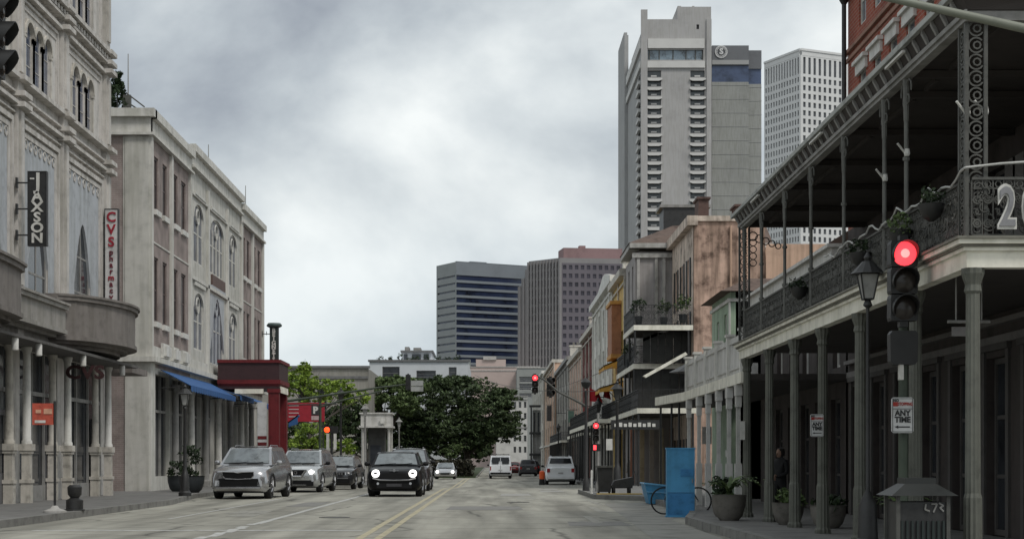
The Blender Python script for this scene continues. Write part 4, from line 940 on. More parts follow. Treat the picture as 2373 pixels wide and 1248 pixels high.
for k, (y, z) in enumerate(((21.9, 5.08), (20.75, 5.2), (18.14, 5.16), (18.14, 5.17))):
    x = XG if k < 3 else XG+.2
    q = MB().tube((x-.03, y-.03, z), (x-.13, y-.08, z+.10), .014, .014).lathe((x, y-.04, z-.05), [(.03, 0), (.04, .03), (.03, .09)], 8)
    o = q.build('flag_bracket', white_p, origin=(x, y, z)); tag(o, ['white flag bracket on the gallery post left of the second tall post', 'white flag bracket on the gallery post nearest left of the latticed corner post', 'white flag bracket on the left bar of the latticed corner post', 'white flag bracket on the right bar of the latticed corner post'][k], 'bracket', 'white flag brackets on the gallery posts')
for k, (px_, y, z, lb) in enumerate(((2165, 19.05, 4.3, 'dark basket of dry plants on the railing beside the latticed corner post'), (2090, 20.5, 4.2, 'basket with yellowish green plant on the railing above the large red signal'), (2003, 22.7, 4.2, 'dark basket on the railing above the street lantern'), (1870, 27.2, 4.2, 'small dark basket on the railing left of the street lantern'))):
    x = XG-.14; t_ = thing('railing_basket', lb, 'planter', (x, y, z-.2), 'baskets hung on the gallery railing')
    MB().lathe((x, y, z-.22), [(.03, 0), (.11, .06), (.15, .16), (.16, .2)], 12).build('basket', iron, t_, True)
    f = MB(); rnd = random.Random(k)
    for _ in range(14): leaves(f, (x+rnd.uniform(-.13, .1), y+rnd.uniform(-.16, .16), z+rnd.uniform(-.06, .16)), (.07, .07, .06), 12, .03, rnd)
    f.build('foliage', leafmid if k == 1 else leafd, t_, recalc=False)

# ---------------- low building with white panelled balcony
g2 = thing('low_building', 'low dark building with white panelled balcony on pale square posts and white roof edge', 'building', (6, 41, .15))
X2 = 5.5
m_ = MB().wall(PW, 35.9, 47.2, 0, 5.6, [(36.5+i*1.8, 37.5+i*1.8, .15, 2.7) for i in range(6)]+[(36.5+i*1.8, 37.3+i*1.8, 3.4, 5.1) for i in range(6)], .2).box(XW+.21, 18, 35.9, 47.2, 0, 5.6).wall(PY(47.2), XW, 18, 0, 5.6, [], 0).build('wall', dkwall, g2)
for i in range(6):
    window(g2, PW, 36.5+i*1.8, 37.5+i*1.8, .15, 2.7, .19, shut, glass, 2, 3, .08, name='french_door'); window(g2, PW, 36.5+i*1.8, 37.3+i*1.8, 3.4, 5.1, .19, white_p, glass, 1, 2, .07)
MB().box(XW-.32, XW+.3, 35.9, 47.4, 5.62, 5.98).box(XW-.42, XW+.3, 35.85, 47.5, 5.981, 6.06).build('roof_edge', white_p, g2)
rfm = mat('brown_shingles', (.12, .085, .07), .9, var=.25, scale=3)
q = MB().hexa([(XW-.38,35.9,6.062),(18,35.9,6.062),(18,47.5,6.062),(XW-.38,47.5,6.062),(XW+1.5,35.9,7.25),(16,35.9,7.25),(16,47.5,7.25),(XW+1.5,47.5,7.25)])
for k in range(14): q.box(XW-.2+k*.12, XW-.12+k*.12, 35.95, 47.45, 6.1+k*.075, 6.19+k*.075)
q.build('roof', rfm, g2)
MB().box(X2+.0, XW-.001, 35.6, 54, 3.06, 3.2).build('deck', soff, g2)
MB().box(X2-.06, X2+.08, 35.5, 46.1, 3.0, 3.24).hexa([(X2-.06,46.101,3.0),(X2+.08,46.101,3.0),(X2+.08,54,3.13),(X2-.06,54,3.13),(X2-.06,46.101,3.24),(X2+.08,46.101,3.24),(X2+.08,54,3.4),(X2-.06,54,3.4)]).box(X2+.09, XW, 53.9, 54.05, 3.1, 3.38).build('fascia', cream_w, g2)
P2 = PX(X2, 1); pal = mat('pale_panel', (.55, .54, .52), .7, var=.12, scale=3, streak=.2)
py = [35.9, 37.9, 39.9, 41.9, 43.9, 45.9]
for a, b in zip(py, py[1:]):
    m_ = MB().pbox(P2, a+.07, b-.07, 3.26, 4.1, .03, .07).build('balcony_panel', pal, g2)
    MB().pbox(P2, a+.14, b-.14, 3.36, 3.4, .0, .029).pbox(P2, a+.14, b-.14, 3.96, 4.0, .0, .029).pbox(P2, a+.14, a+.2, 3.4, 3.96, .0, .029).pbox(P2, b-.2, b-.14, 3.4, 3.96, .0, .029).build('panel_moulding', pal, m_)
for y in py: MB().pbox(P2, y-.09, y+.09, 3.241, 4.16, -.03, .14).pbox(P2, y-.12, y+.12, 4.161, 4.22, -.06, .17).build('balcony_post', white_p, g2)
MB().box(X2+.08, XW-.3, 45.85, 45.95, 3.26, 4.05).build('balcony_panel', pal, g2)
for y in (36.3, 37.7, 39.4, 41.3, 43.1, 45.3):
    q = MB().box(X2-.045, X2+.045, y-.045, y+.045, 1.25, 2.999).box(X2-.075, X2+.075, y-.075, y+.075, .15, 1.25).box(X2-.07, X2+.07, y-.16, y+.16, 2.75, 2.99).box(X2-.06, X2+.06, y-.1, y+.1, 2.5, 2.749)
    q.build('square_post', pal, g2)
for y in (48.5, 50.5, 53.7): MB().tube((X2+.1, y, .15), (X2+.1, y, 3.1), .035).build('thin_post', iron, g2)
mi = thing('mint_building', 'small mint green rendered building with brown eaves behind the white balcony', 'building', (9, 52, .15))
mint = mat('mint_render', (.34, .44, .33), .8, var=.12, scale=2, streak=.2); XM = 7.4
m_ = MB().wall(PX(XM, 1), 50.4, 54.6, 0, 6.5, [(51.2, 51.8, 4.6, 5.9), (52.9, 53.5, 4.4, 5.8)], .15).box(XM+.16, 16, 50.4, 54.6, 0, 6.5).wall(PY(50.4), XM, 16, 0, 6.5, [], 0); m_.build('wall', mint, mi)
window(mi, PX(XM, 1), 51.2, 51.8, 4.6, 5.9, .14, white_p, glass, 1, 2, .06); window(mi, PX(XM, 1), 52.9, 53.5, 4.4, 5.8, .14, white_p, glass, 1, 2, .06)
MB().pbox(PY(50.4), XM-.1, 16, 6.2, 6.3, -.06, -.001).pbox(PX(XM, 1), 50.3, 54.7, 6.2, 6.3, -.06, -.001).pbox(PX(XM, 1), 50.34, 50.6, .1, 6.19, -.04, -.001).build('trim', white_p, mi)
MB().hexa([(XM-.35,50.05,6.5),(16,50.05,6.5),(16,55,6.5),(XM-.35,55,6.5),(XM+.7,51.2,7.0),(15,51.2,7.0),(15,54,7.0),(XM+.7,54,7.0)]).build('roof', rfm, mi)
# pink cloth and dark umbrella on the deck
o = MB().add([(6.0,47,4.2),(6.9,47,4.55),(7.3,47.6,4.9),(6.6,48,4.45),(6.1,48,4.0),(6.5,46.8,3.9)], [(0,1,3),(1,2,3),(0,3,4),(0,5,1),(0,4,5)]).build('draped_cloth', mat('pink_cloth', (.42, .22, .19), .9), origin=(6.5, 47.4, 4)); tag(o, 'crumpled pink cloth above the far end of the white balcony', 'cloth')
um = thing('patio_umbrella', 'dark patio umbrella behind the far end of the white balcony', 'umbrella', (6.0, 49, 3.2))
MB().lathe((6.1, 49, 3.95), [(.75, 0), (.7, .03), (.05, .36)], 8).build('canopy', iron, um); MB().tube((6.1, 49, 3.2), (6.1, 49, 4.3), .025).build('pole', grey_w, um)

# ---------------- tall peeling building with iron galleries
g3 = thing('peeling_building', 'tall building with peeling pink brown side wall and tiered black iron balconies', 'building', (9.7, 80, .15))
peel = mat('peeling_plaster', (.50, .345, .27), .9, var=.38, scale=1.3, dirt=(.13, .08, .06), streak=.5)
peach = mat('peach_plaster', (.56, .38, .28), .9, var=.12, scale=.8, streak=.3)
X3 = 9.7
MB().wall(PY(78), X3, 13.1, 0, 12.7, [(12.1, 12.7, 6.6, 8.2)], .3).box(X3+.02, 13.1, 78.31, 87, 0, 12.6).build('side_wall', peel, g3)
MB().wall(PY(77.8), 13.1, 22, 0, 11.6, [(14.4, 15.0, 8.0, 9.6), (16.0, 16.7, 8.0, 9.6)], .3).box(13.1, 22, 78.12, 87, 0, 11.4).build('side_wall', peach, g3)
window(g3, PY(78), 12.1, 12.7, 6.6, 8.2, .25, shut, glass); window(g3, PY(77.8), 14.4, 15.0, 8.0, 9.6, .25, white_p, glass); window(g3, PY(77.8), 16.0, 16.7, 8.0, 9.6, .25, white_p, glass)
crm = mat('pink_cream_plaster', (.62, .52, .44), .85, var=.36, scale=1.4, streak=.4, dirt=(.2, .15, .12))
P3 = PX(X3-.02, 1)
o3 = [(79.2+i*2.6, 80.3+i*2.6, z0, z0+2.1) for i in range(3) for z0 in (.3, 3.9, 6.4, 9.0)]
MB().wall(P3, 78.0, 87, 0, 12.7, o3, .25).build('wall', crm, g3)
for a, b, c, d in o3: wn = window(g3, P3, a, b, c, d, .2, white_p if c > 6 else shut, glass, 2, 2, .07); MB().pbox(P3, a-.35, a-.02, c, d, -.05, -.001).build('shutter', iron if c > 6 else shut, wn); MB().pbox(P3, b+.02, b+.35, c, d, -.05, -.001).build('shutter', iron if c > 6 else shut, wn)
MB().pbox(P3, 77.8, 87.1, 12.5, 12.95, -.3, .2).pbox(PY(78), X3-.3, 13.1, 12.7, 12.95, -.12, .3).build('cornice', crm, g3)
for x, h_, ww in ((10.0, .9, .5), (11.8, .55, .9)): MB().box(x, x+ww, 78.6, 80, 12.6, 12.95+h_).box(x-.08, x+ww+.08, 78.5, 80.1, 12.95+h_, 13.05+h_).build('chimney', mat('dark_brick', (.11, .07, .06), .9), g3)
for X_ in (11.45, 12.2): MB().tube((X_, 77.9, .3), (X_, 77.9, 12.5), .05).build('downpipe', peach, g3)
def gallery(par, xo, xw, ya, yb, z, rail=.95, posts=True, zbelow=None, fasc=cream_w, roofz=None):
    MB().box(xo+.05, xw-.03, ya+.05, yb, z-.14, z).build('deck', soff, par)
    MB().box(xo-.03, xo+.05, ya-.03, yb, z-.22, z+.02).box(xo+.051, xw-.03, ya-.03, ya+.05, z-.22, z+.02).build('fascia', fasc, par)
    q = MB(); lace(q, PX(xo, 1), ya, yb, z+.05, z+rail, .26); lace(q, PY(ya), xo, xw-.1, z+.05, z+rail, .26); q.build('railing', iron, par)
    if zbelow is not None:
        n = max(2, int((yb-ya)/2.6)+1)
        for i in range(n): y = ya+.05+(yb-ya-.1)*i/(n-1); MB().tube((xo+.03, y, zbelow), (xo+.03, y, z-.2), .05).build('post', iron, par)
        MB().tube((xw-.25, ya+.05, zbelow), (xw-.25, ya+.05, z-.2), .05).build('post', iron, par)
XO = 6.88
gallery(g3, XO, X3, 78, 84.2, 7.75, .98, True, 6.2)
gallery(g3, XO+.1, X3, 79.5, 90, 6.0, .9, True, 3.8)
gallery(g3, XO, X3, 76.2, 101, 3.75, .9, True, .15)
for k in range(6): MB().pbox(PY(79.6), XO+.12+k*.44, XO+.54+k*.44, 3.8, 5.75, 0, .05).build('screen', mat('dark_screen', (.03, .03, .028), .8, var=.3), g3); MB().pbox(PY(79.0), XO+.5+k*.37, XO+.85+k*.37, 6.05, 7.5, 0, .05).build('screen', MATS['dark_screen'], g3)  # dark panels added to stand for the deep shade inside the gallery ends
MB().hexa([(XO,79,7.0),(XO+.15,79,6.9),(XO+1.9,79,7.65),(XO+1.7,79,7.72),(XO,79.3,7.0),(XO+.15,79.3,6.9),(XO+1.9,79.3,7.65),(XO+1.7,79.3,7.72)]).build('stay', grey_w, g3)
q = MB().hexa([(XO+.3,76.9,5.3),(XO+.45,76.9,5.22),(XO+2.4,76.9,6.3),(XO+2.3,76.9,6.42),(XO+.3,77.3,5.3),(XO+.45,77.3,5.22),(XO+2.4,77.3,6.3),(XO+2.3,77.3,6.42)]); q.build('awning_edge', cream_w, g3)
q = MB()
for k in range(9): q.pbox(PY(76.1), XO-1.1+k*.22, XO-.95+k*.22, 2.9, 3.05+.05*(k % 2), 0, .03)
sb = MB().pbox(PY(76.14), XO-1.25, XO+1.0, 2.78, 3.22, 0, .05).build('sign_board', iron, g3); q.build('lettering', white_p, sb)
MB().tube((XO-1.2, 76.2, .15), (XO-1.2, 76.2, 2.8), .04).build('post', iron, g3)
for k, cl in enumerate(((.30, .13, .08), (.34, .27, .17), (.28, .24, .2), (.32, .28, .2), (.16, .12, .1))): MB().pbox(PY(84), 7.2+k*.5, 7.42+k*.5, .15, 3.0, 0, .15).build('doorway_panel', mat('doorway_%d' % k, cl, .7), g3)

# ---------------- grey gabled building
g4 = thing('grey_gabled_building', 'grey classical building with brown hipped roof above the top black balcony', 'building', (9, 90, .15))
gp = mat('grey_classical', (.34, .32, .315), .8, var=.1, scale=1.5, streak=.2); X4 = 7.72
MB().wall(PY(87.2), X4, 15, 0, 12.3, [], .2).wall(PX(X4, 1), 87.2, 93, 0, 12.3, [(88.2+i*2.3, 89.1+i*2.3, z, z+2) for i in range(2) for z in (4.2, 7, 9.8)], .2).box(X4+.22, 15, 87.5, 93, 0, 12.5).build('wall', gp, g4)
for i in range(2):
    for z in (4.2, 7, 9.8): window(g4, PX(X4, 1), 88.2+i*2.3, 89.1+i*2.3, z, z+2, .18, white_p, glass)
q = MB()
for x in (X4+.1, X4+1.05, X4+1.45, X4+2.7): q.pbox(PY(87.2), x, x+.16, 6.5, 12.1, -.1, -.001)
q.pbox(PY(87.2), X4-.15, 15, 12.1, 12.35, -.16, -.001).pbox(PY(87.2), X4-.3, 15, 12.6, 12.85, -.35, .3).pbox(PX(X4, 1), 87.2, 93.1, 12.6, 12.85, -.3, .3); q.build('cornice', mat('grey_trim', (.42, .41, .39), .7, streak=.2), g4)
MB().add([(X4-.35,86.9,12.86),(15,86.9,12.86),(15,93.2,12.86),(X4-.35,93.2,12.86),(X4+2.3,90,14.2),(15,90,14.6)], [(0,1,5,4),(0,4,3),(3,4,5,2),(1,2,5),(0,3,2,1)]).build('roof', rfm, g4)
MB().box(9.6, 12, 90.6, 92.8, 12.87, 15.3).build('rooftop_box', iron, g4); MB().box(9.4, 12.2, 90.5, 92.9, 15.3, 15.45).build('rooftop_cap', grey_w, g4)

# ---------------- the row of narrow buildings further down the right side
def row(name, label, Y0, Y1, zt, m_, trim, xf=8.4, cols=2, zs=(4.0, 7.0, 9.8), shade=None, gable=0, gal=(), group=None):
    t_ = thing(name, label, 'building', (xf, Y0, .0)); Pf = PX(xf, 1); cw = (Y1-Y0)/cols; ops = []
    for i in range(cols):
        for z in zs:
            if z+1.9 < zt-.5: ops.append((Y0+cw*(i+.5)-cw*.16, Y0+cw*(i+.5)+cw*.16, z, z+1.9))
        ops.append((Y0+cw*(i+.5)-cw*.3, Y0+cw*(i+.5)+cw*.3, -.1, 2.9))
    q = MB().wall(Pf, Y0, Y1, -.3, zt, ops, .25).wall(PY(Y0), xf, xf+7, -.3, zt, [], 0).box(xf+.26, xf+7, Y0+.02, Y1, -.3, zt-.02)
    q.build('wall', m_, t_)
    for a, b, c, d in ops: window(t_, Pf, a, b, c, d, .22, trim, glass, 1, 2, .1)
    q = MB().pbox(Pf, Y0-.1, Y1+.1, zt-.35, zt+.05, -.35, .3).pbox(Pf, Y0, Y1, zt-.8, zt-.7, -.12, -.001).pbox(Pf, Y0, Y1, 3.3, 3.5, -.2, -.001).pbox(PY(Y0), xf-.35, xf+7, zt-.35, zt+.05, -.12, -.001)
    for i in range(cols+1): q.pbox(Pf, Y0+cw*i-.15, Y0+cw*i+.15, .0, zt-.36, -.1, -.002)
    q.build('trim', trim, t_)
    if gable: MB().prism([(xf, Y0, zt), (xf, Y1, zt), (xf, (Y0+Y1)/2+1, zt+gable), (xf, (Y0+Y1)/2-1, zt+gable)], (.4, 0, 0)).build('gable', trim, t_)
    for z, o_ in gal: gallery(t_, xf-o_, xf, Y0+.3, Y1-.3, z, .9, True, .0 if z < 5 else None)
    return t_
row('yellow_building', 'narrow yellow building next to the grey gabled building', 93.3, 102.5, 12.2, mat('yellow_render', (.62, .44, .16), .8, streak=.2), cream, 7.72, 2, gal=((3.7, 1.6),))
row('white_building', 'narrow white building with shaped gable on the right row', 102.6, 124, 12.9, mat('white_render', (.64, .63, .58), .8, streak=.25), white_p, 7.85, 5, gable=1.2, gal=((3.6, 1.8),))
row('brick_building', 'dark red brick building with pale tall cornice further down the right row', 124.1, 149, 12.3, brick_mat('maroon_brick', (.16, .035, .035), (.2, .05, .045), (.18, .09, .08)), cream, 8.45, 5, gal=((3.5, 1.4),))
row('cream_building', 'cream building with pinkish piers down the right row beyond the brick one', 149.1, 172, 11.6, mat('pink_cream_render', (.52, .35, .28), .8, streak=.2), cream, 8.4, 5)
row('grey_building', 'grey building in the middle of the distant right row', 172.1, 205, 12.3, mat('mid_grey_render', (.36, .34, .31), .8, streak=.2), grey_w, 8.4, 5, gal=((3.5, .9),))
row('peach_building', 'tall peach building at the far end of the right row', 205.1, 240, 14.0, peach, cream, 8.1, 4)
row('beige_building', 'beige building at the very end of the right row', 240.1, 300, 14.5, mat('beige_render', (.5, .47, .42), .8, streak=.2), white_p, 7.9, 6)
# bay, canopies and flags on the row
q = thing('bay_window', 'orange brown bay window projecting from the yellow building', 'bay window', (7.5, 98, 7.6))
MB().box(7.15, 7.71, 96.2, 99.5, 7.6, 10.5).build('body', mat('orange_brown', (.33, .15, .08), .7), q); MB().box(7.1, 7.71, 96.1, 99.6, 7.35, 7.59).box(7.05, 7.71, 96.05, 99.7, 10.5, 10.7).build('trim', mat('amber_paint', (.48, .25, .07), .7), q)
def canopy(label, x0, x1, y0, y1, z, m_):
    o = MB().hexa([(x0,y0,z-.45),(x1,y0,z-.05),(x1,y1,z-.05),(x0,y1,z-.45),(x0,y0,z-.38),(x1,y0,z+.05),(x1,y1,z+.05),(x0,y1,z-.38)])
    for k in range(5): yk = y0+(y1-y0)*k/5; o.prism([(x0,yk,z-.38),(x0,yk+(y1-y0)/5-.06,z-.38),(x0,yk+(y1-y0)/5-.06,z-.62),(x0,yk+(y1-y0)/10,z-.70),(x0,yk,z-.62)], (.02,0,0))
    o.prism([(x0,y0,z-.38),(x1,y0,z+.05),(x1,y0,z-.5),(x0,y0,z-.65)], (0,.02,0))
    o = o.build('canopy', m_, origin=(x0, y0, z)); tag(o, label, 'awning', 'coloured street awnings')
amb = mat('amber_canvas', (.55, .30, .06), .8)
canopy('amber awning high on the yellow building under the bay', 6.7, 7.71, 96, 101, 9.0-1.7, amb)
canopy('amber awning lower down on the yellow building above the red flags', 6.3, 7.71, 94, 101, 5.9, amb)
def flag(label, px_, py_, Y, w_, h_, m_):
    p = at(px_, py_, Y); t_ = thing('flag', label, 'flag', p, 'red flags over the far pavement')
    MB().tube((p.x+.9, Y+.3, p.z-.4), (p.x-.05, Y, p.z+.5), .025).build('staff', grey_w, t_)
    q = MB(); n = 8; vs = []
    for i in range(n+1):
        t = i/n
        for s_ in (0, 1): vs.append((p.x+w_*t*(.7+.3*s_), Y-.06+.07*math.sin(t*9)+.03*s_, p.z+.45-.5*t*.6-h_*s_*(1-.25*t)))
    vs2 = [(a, b+.015, c) for a, b, c in vs]; m2 = len(vs)
    q.add(vs+vs2, [(2*i, 2*i+2, 2*i+3, 2*i+1) for i in range(n)]+[(m2+2*i, m2+2*i+1, m2+2*i+3, m2+2*i+2) for i in range(n)]); q.build('cloth', m_, t_, True)
rf2 = mat('red_cloth', (.40, .02, .03), .8)
flag('larger red flag above the black balcony down the street', 1366, 915, 98, .8, .8, rf2); flag('smaller red flag right of the larger red flag', 1399, 912, 98, .45, .65, rf2)

# ================================================================== DISTANCE
def facade_grid(t_, P, u0, u1, v0, v1, cols, rows, fu, fv, depth, wm, gm, keep=100, skip=None, toprow=None):
    """wall with real recessed window openings; first `keep` panes as parts, rest as one stuff part"""
    cu, cv = (u1-u0)/cols, (v1-v0)/rows; ops = []
    for j in range(rows-1, -1, -1):
        for i in range(cols):
            if skip and skip(i, j): continue
            a = u0+cu*(i+.5)-cu*fu/2; c = v0+cv*(j+.5)-cv*fv/2; ops.append((a, a+cu*fu, c, c+cv*fv))
    w_ = MB().wall(P, u0, u1, v0, v1, ops, depth).build('wall', wm, t_)
    rest = MB(); nrest = 0
    for k, (a, b, c, d) in enumerate(ops):
        if k < keep: MB().pbox(P, a, b, c, d, depth-.05, depth+.02).build('window', gm, t_)
        else: rest.pbox(P, a, b, c, d, depth-.05, depth+.02); nrest += 1
    if nrest: r_ = rest.build('windows', gm, t_); r_['kind'] = 'stuff'
def unit(a, b): l = math.hypot(a, b); return a/l, b/l
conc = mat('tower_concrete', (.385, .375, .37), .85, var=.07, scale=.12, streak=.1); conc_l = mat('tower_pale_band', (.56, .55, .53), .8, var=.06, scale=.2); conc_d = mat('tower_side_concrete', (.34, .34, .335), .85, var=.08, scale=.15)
# hotel tower
ht = thing('hotel_tower', 'tall grey concrete hotel tower with balcony windows in two columns and round S emblem', 'tower', (59, 520, 0))
Y5 = 520; s5 = Y5/F
def X5(x): return (x-VX)*s5
def Z5(y, Y=Y5): return H+(HY-y)/F*Y
P5 = PY(Y5)
rows5 = []; y = 163
while y < 900: rows5.append((Z5(y+16), Z5(y+.5))); y += 21.6
ops = [(X5(a), X5(b), c, d) for c, d in rows5 for a, b in ((1499, 1532), (1600, 1633))]
ops.append((X5(1501), X5(1630), Z5(139), Z5(116)))
MB().wall(P5, X5(1487), X5(1648), 0, Z5(90), ops, 1.2).wall(P5, X5(1487), X5(1648), Z5(90), Z5(45), [(X5(1614), X5(1620), Z5(68), Z5(57))], .5).box(X5(1487)+1.3, X5(1648)-.01, Y5+1.4, Y5+52, 0, Z5(46)).build('wall', conc, ht)
MB().pbox(P5, X5(1614), X5(1620), Z5(68), Z5(57), .3, .6).build('vent', dark, ht)
MB().box(X5(1570), X5(1648), Y5+.0, Y5+16, Z5(45)+.01, Z5(16)).box(X5(1572), X5(1580), Y5+2, Y5+6, Z5(16), Z5(10)).box(X5(1606), X5(1611), Y5+2, Y5+5, Z5(16), Z5(10)).build('parapet_block', conc, ht)
MB().pbox(P5, X5(1485), X5(1500), 0, Z5(24), -.8, -.01).pbox(P5, X5(1637), X5(1648.5), 0, Z5(45), -.5, -.01).build('fin', conc, ht)
MB().pbox(P5, X5(1501), X5(1632), Z5(113), Z5(91), -.7, -.02).build('pale_band', conc_l, ht); MB().pbox(P5, X5(1500), X5(1633), Z5(158), Z5(143), -.7, -.02).build('pale_band', conc_l, ht)
wd = MB().pbox(P5, X5(1501), X5(1630), Z5(139), Z5(116), .6, .8).build('restaurant_window', mat('sky_blue_glass', (.16, .21, .25), .15, var=.5, scale=.35, spec=.7), ht)
q = MB()
for x in (1505, 1528, 1560, 1590, 1612, 1628): q.pbox(P5, X5(x)-.15, X5(x)+.15, Z5(139), Z5(116), .35, .59)
q.build('mullion', iron_g, wd)
for c, d in rows5:
    for a, b in ((1499, 1532), (1600, 1633)):
        wn = MB().pbox(P5, X5(a), X5(b), c, d, .9, 1.15).build('window', mat('tower_glass', (.06, .07, .075), .15, var=.6, scale=.25, spec=.6), ht)
        MB().prism([P5(X5(a)-.1, c-.951, -.7), P5(X5(b)+.1, c-.951, -.7), P5(X5(b)-.7, c-1.25, -.7), P5(X5(a)+.7, c-1.25, -.7)][::-1], (0, .6, 0)).pbox(P5, X5(a)-.3, X5(b)+.3, c-.95, c-.45, -.7, -.1).build('balcony', conc_l, wn)
        MB().pbox(P5, X5(a+10), X5(a+23), c+.25, c+.7, .5, .6).build('panel', conc_l, wn)
XS = X5(1487); PS = PX(XS, 1)       # receding left side
so = [(Y5+4+0, Y5+12, c, d) for c, d in rows5]
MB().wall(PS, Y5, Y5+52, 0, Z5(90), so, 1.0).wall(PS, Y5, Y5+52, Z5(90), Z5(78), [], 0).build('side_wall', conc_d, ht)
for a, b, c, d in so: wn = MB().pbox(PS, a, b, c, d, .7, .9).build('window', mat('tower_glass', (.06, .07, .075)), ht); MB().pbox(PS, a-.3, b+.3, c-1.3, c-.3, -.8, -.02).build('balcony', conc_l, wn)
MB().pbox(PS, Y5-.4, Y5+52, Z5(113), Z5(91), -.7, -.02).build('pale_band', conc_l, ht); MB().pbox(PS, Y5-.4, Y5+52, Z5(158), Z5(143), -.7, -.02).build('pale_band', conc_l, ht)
MB().box(47.0, XS-.05, 574, 600, 0, 151.2).box(47.0, XS+.2, 572, 574, 0, 149.8).build('rear_core', conc_d, ht)
P6 = PY(535); s6 = 535/F
def X6(x): return (x-VX)*s6
wing = mat('tower_ribbed_panel', (.31, .315, .30), .85, var=.08, scale=.08, streak=.15)
MB().box(X6(1650), X6(1735), 535, 570, 0, Z5(190, 535)).box(X6(1735)+.01, X6(1768), 538, 570, 0, Z5(190, 535)).build('wing', wing, ht)
q = MB()
for k in range(28):
    z = Z5(190, 535)-1-k*4.5
    if z > 2: q.box(X6(1650), X6(1735)+.1, 534.9, 534.99, z-.12, z).box(X6(1735)+.11, X6(1768)+.1, 537.9, 537.99, z-.12, z)
q.build('panel_joint', conc_d, ht)
MB().box(X6(1650), X6(1735), 535.3, 570, Z5(190, 535)+.01, Z5(152, 535)).box(X6(1735)+.01, X6(1768), 538.3, 570, Z5(190, 535)+.01, Z5(155, 535)).build('blue_band', mat('tower_blue_glass', (.06, .085, .155), .3, var=.3, scale=.2, spec=.5), ht)
MB().box(X6(1650), X6(1735), 534.8, 570, Z5(152, 535)+.01, Z5(106, 535)).box(X6(1735)+.01, X6(1768), 537.8, 570, Z5(155, 535)+.01, Z5(112, 535)).build('crown_block', mat('tower_grey_crown', (.15, .155, .165), .8, var=.06, scale=.2), ht)
MB().box(X6(1650), X6(1735), 534.6, 534.79, Z5(150, 535), Z5(140, 535)).build('crown_ledge', conc_d, ht)
em = MB().ring(PY(534.5), X6(1671), Z5(121, 535), 1.9, .32, 0, .3, 24); 
for k in range(14):
    a = 2*math.pi*k/14; em.ring(PY(534.5), X6(1671)+math.cos(a)*1.55, Z5(121, 535)+math.sin(a)*1.55, .22, .18, .0, .25, 6)
emo = em.build('emblem', mat('emblem_white', (.6, .6, .6), .6), ht)
text('emblem_letter', 'S', 2.6, (X6(1671), 534.45, Z5(121, 535)), MATS['emblem_white'], ht, ext=.15, bold=.12)
# white office tower
wt = thing('white_office_tower', 'white office tower with a dense grid of dark windows behind the hotel tower', 'tower', (151.6, 800, 0))
wtm = mat('white_tower_stone', (.62, .62, .61), .8, var=.05, scale=.1); wgl = mat('tower_grey_glass', (.085, .09, .10), .3, var=.2, scale=.3)
zT = 202.7; c0 = (151.6, 800.0)
dr_ = unit(26.5, 12.5); dl = unit(-12.5, 26.5)
for (dx, dy, L_, cols, flip) in ((dr_[0], dr_[1], 44, 14, 1), (dl[0], dl[1], 30.5, 13, -1)):
    def Pq(u, v, d, dx=dx, dy=dy, flip=flip):
        return Vector((c0[0]+dx*u-dy*flip*d, c0[1]+dy*u+dx*flip*d, v))
    rh = 4.1; top = zT-3.5
    facade_grid(wt, Pq, 0.8, L_-.3, top-9.5, top, cols, 1, .48, .86, .6, wtm, wgl, 100)
    facade_grid(wt, Pq, 0.8, L_-.3, 9.7, top-9.5, cols, 44, .50, .62, .6, wtm, wgl, 100-cols if cols == 14 else 0)
    MB().pbox(Pq, 0, .8, 0, top, -.3, .6).pbox(Pq, .8, L_, top+.01, zT, -.1, .6).pbox(Pq, .0, L_, zT-1.2, zT-.2, -.5, -.11).pbox(Pq, L_-.3, L_, 0, top, -.1, .6).build('edge', wtm, wt)
    if flip == 1:
        MB().hexa([Pq(1,0,.7),Pq(L_-.1,0,.7),Pq(L_-.1,0,30),Pq(1,0,30),Pq(1,zT-.5,.7),Pq(L_-.1,zT-.5,.7),Pq(L_-.1,zT-.5,30),Pq(1,zT-.5,30)]).build('core', wtm, wt)
# blue banded office block
bo_ = thing('banded_office_block', 'office block with dark blue ribbon windows and grey bands in the centre distance', 'office building', (-9.2, 450, 0))
gb = mat('band_grey', (.17, .19, .21), .7, var=.06, scale=.2); gbl = mat('band_pale', (.27, .285, .285), .7, var=.06, scale=.2); ngl = mat('navy_glass', (.018, .026, .055), .15, var=.45, scale=.18, spec=.5)
zB = H+(HY-606)/F*450; c1 = (-9.2, 450.0); r1 = unit(8.5, 4.6); l1 = unit(-5.2, 9.0)
for (dx, dy, L_, flip) in ((r1[0], r1[1], 23.5, 1), (l1[0], l1[1], 11.5, -1)):
    def Pq(u, v, d, dx=dx, dy=dy, flip=flip): return Vector((c1[0]+dx*u-dy*flip*d, c1[1]+dy*u+dx*flip*d, v))
    ops = []; z = zB-3.6
    while z > 3: ops.append((.05 if flip == 1 else .5, L_-.1 if flip == 1 else L_-.6, z-1.35 if flip == 1 else z-.5, z)); z -= 2.05
    w_ = MB().wall(Pq, 0, L_, 0, zB, ops, .5)
    if flip == 1: w_.hexa([Pq(0.9,0,.6),Pq(L_,0,.6),Pq(L_,0,11.3),Pq(.9,0,11.3),Pq(0.9,zB-.1,.6),Pq(L_,zB-.1,.6),Pq(L_,zB-.1,11.3),Pq(.9,zB-.1,11.3)])
    w_.build('wall', gb if flip == 1 else gbl, bo_)
    for a, b, c, d in ops: MB().pbox(Pq, a, b, c, d, .3, .48).build('ribbon_window', ngl, bo_)
    if flip == 1: MB().pbox(Pq, 5, 10, zB, zB+.5, 1, 5).pbox(Pq, 0, L_, zB+.001, zB+.15, -.05, .5).build('roof_unit', gb, bo_)
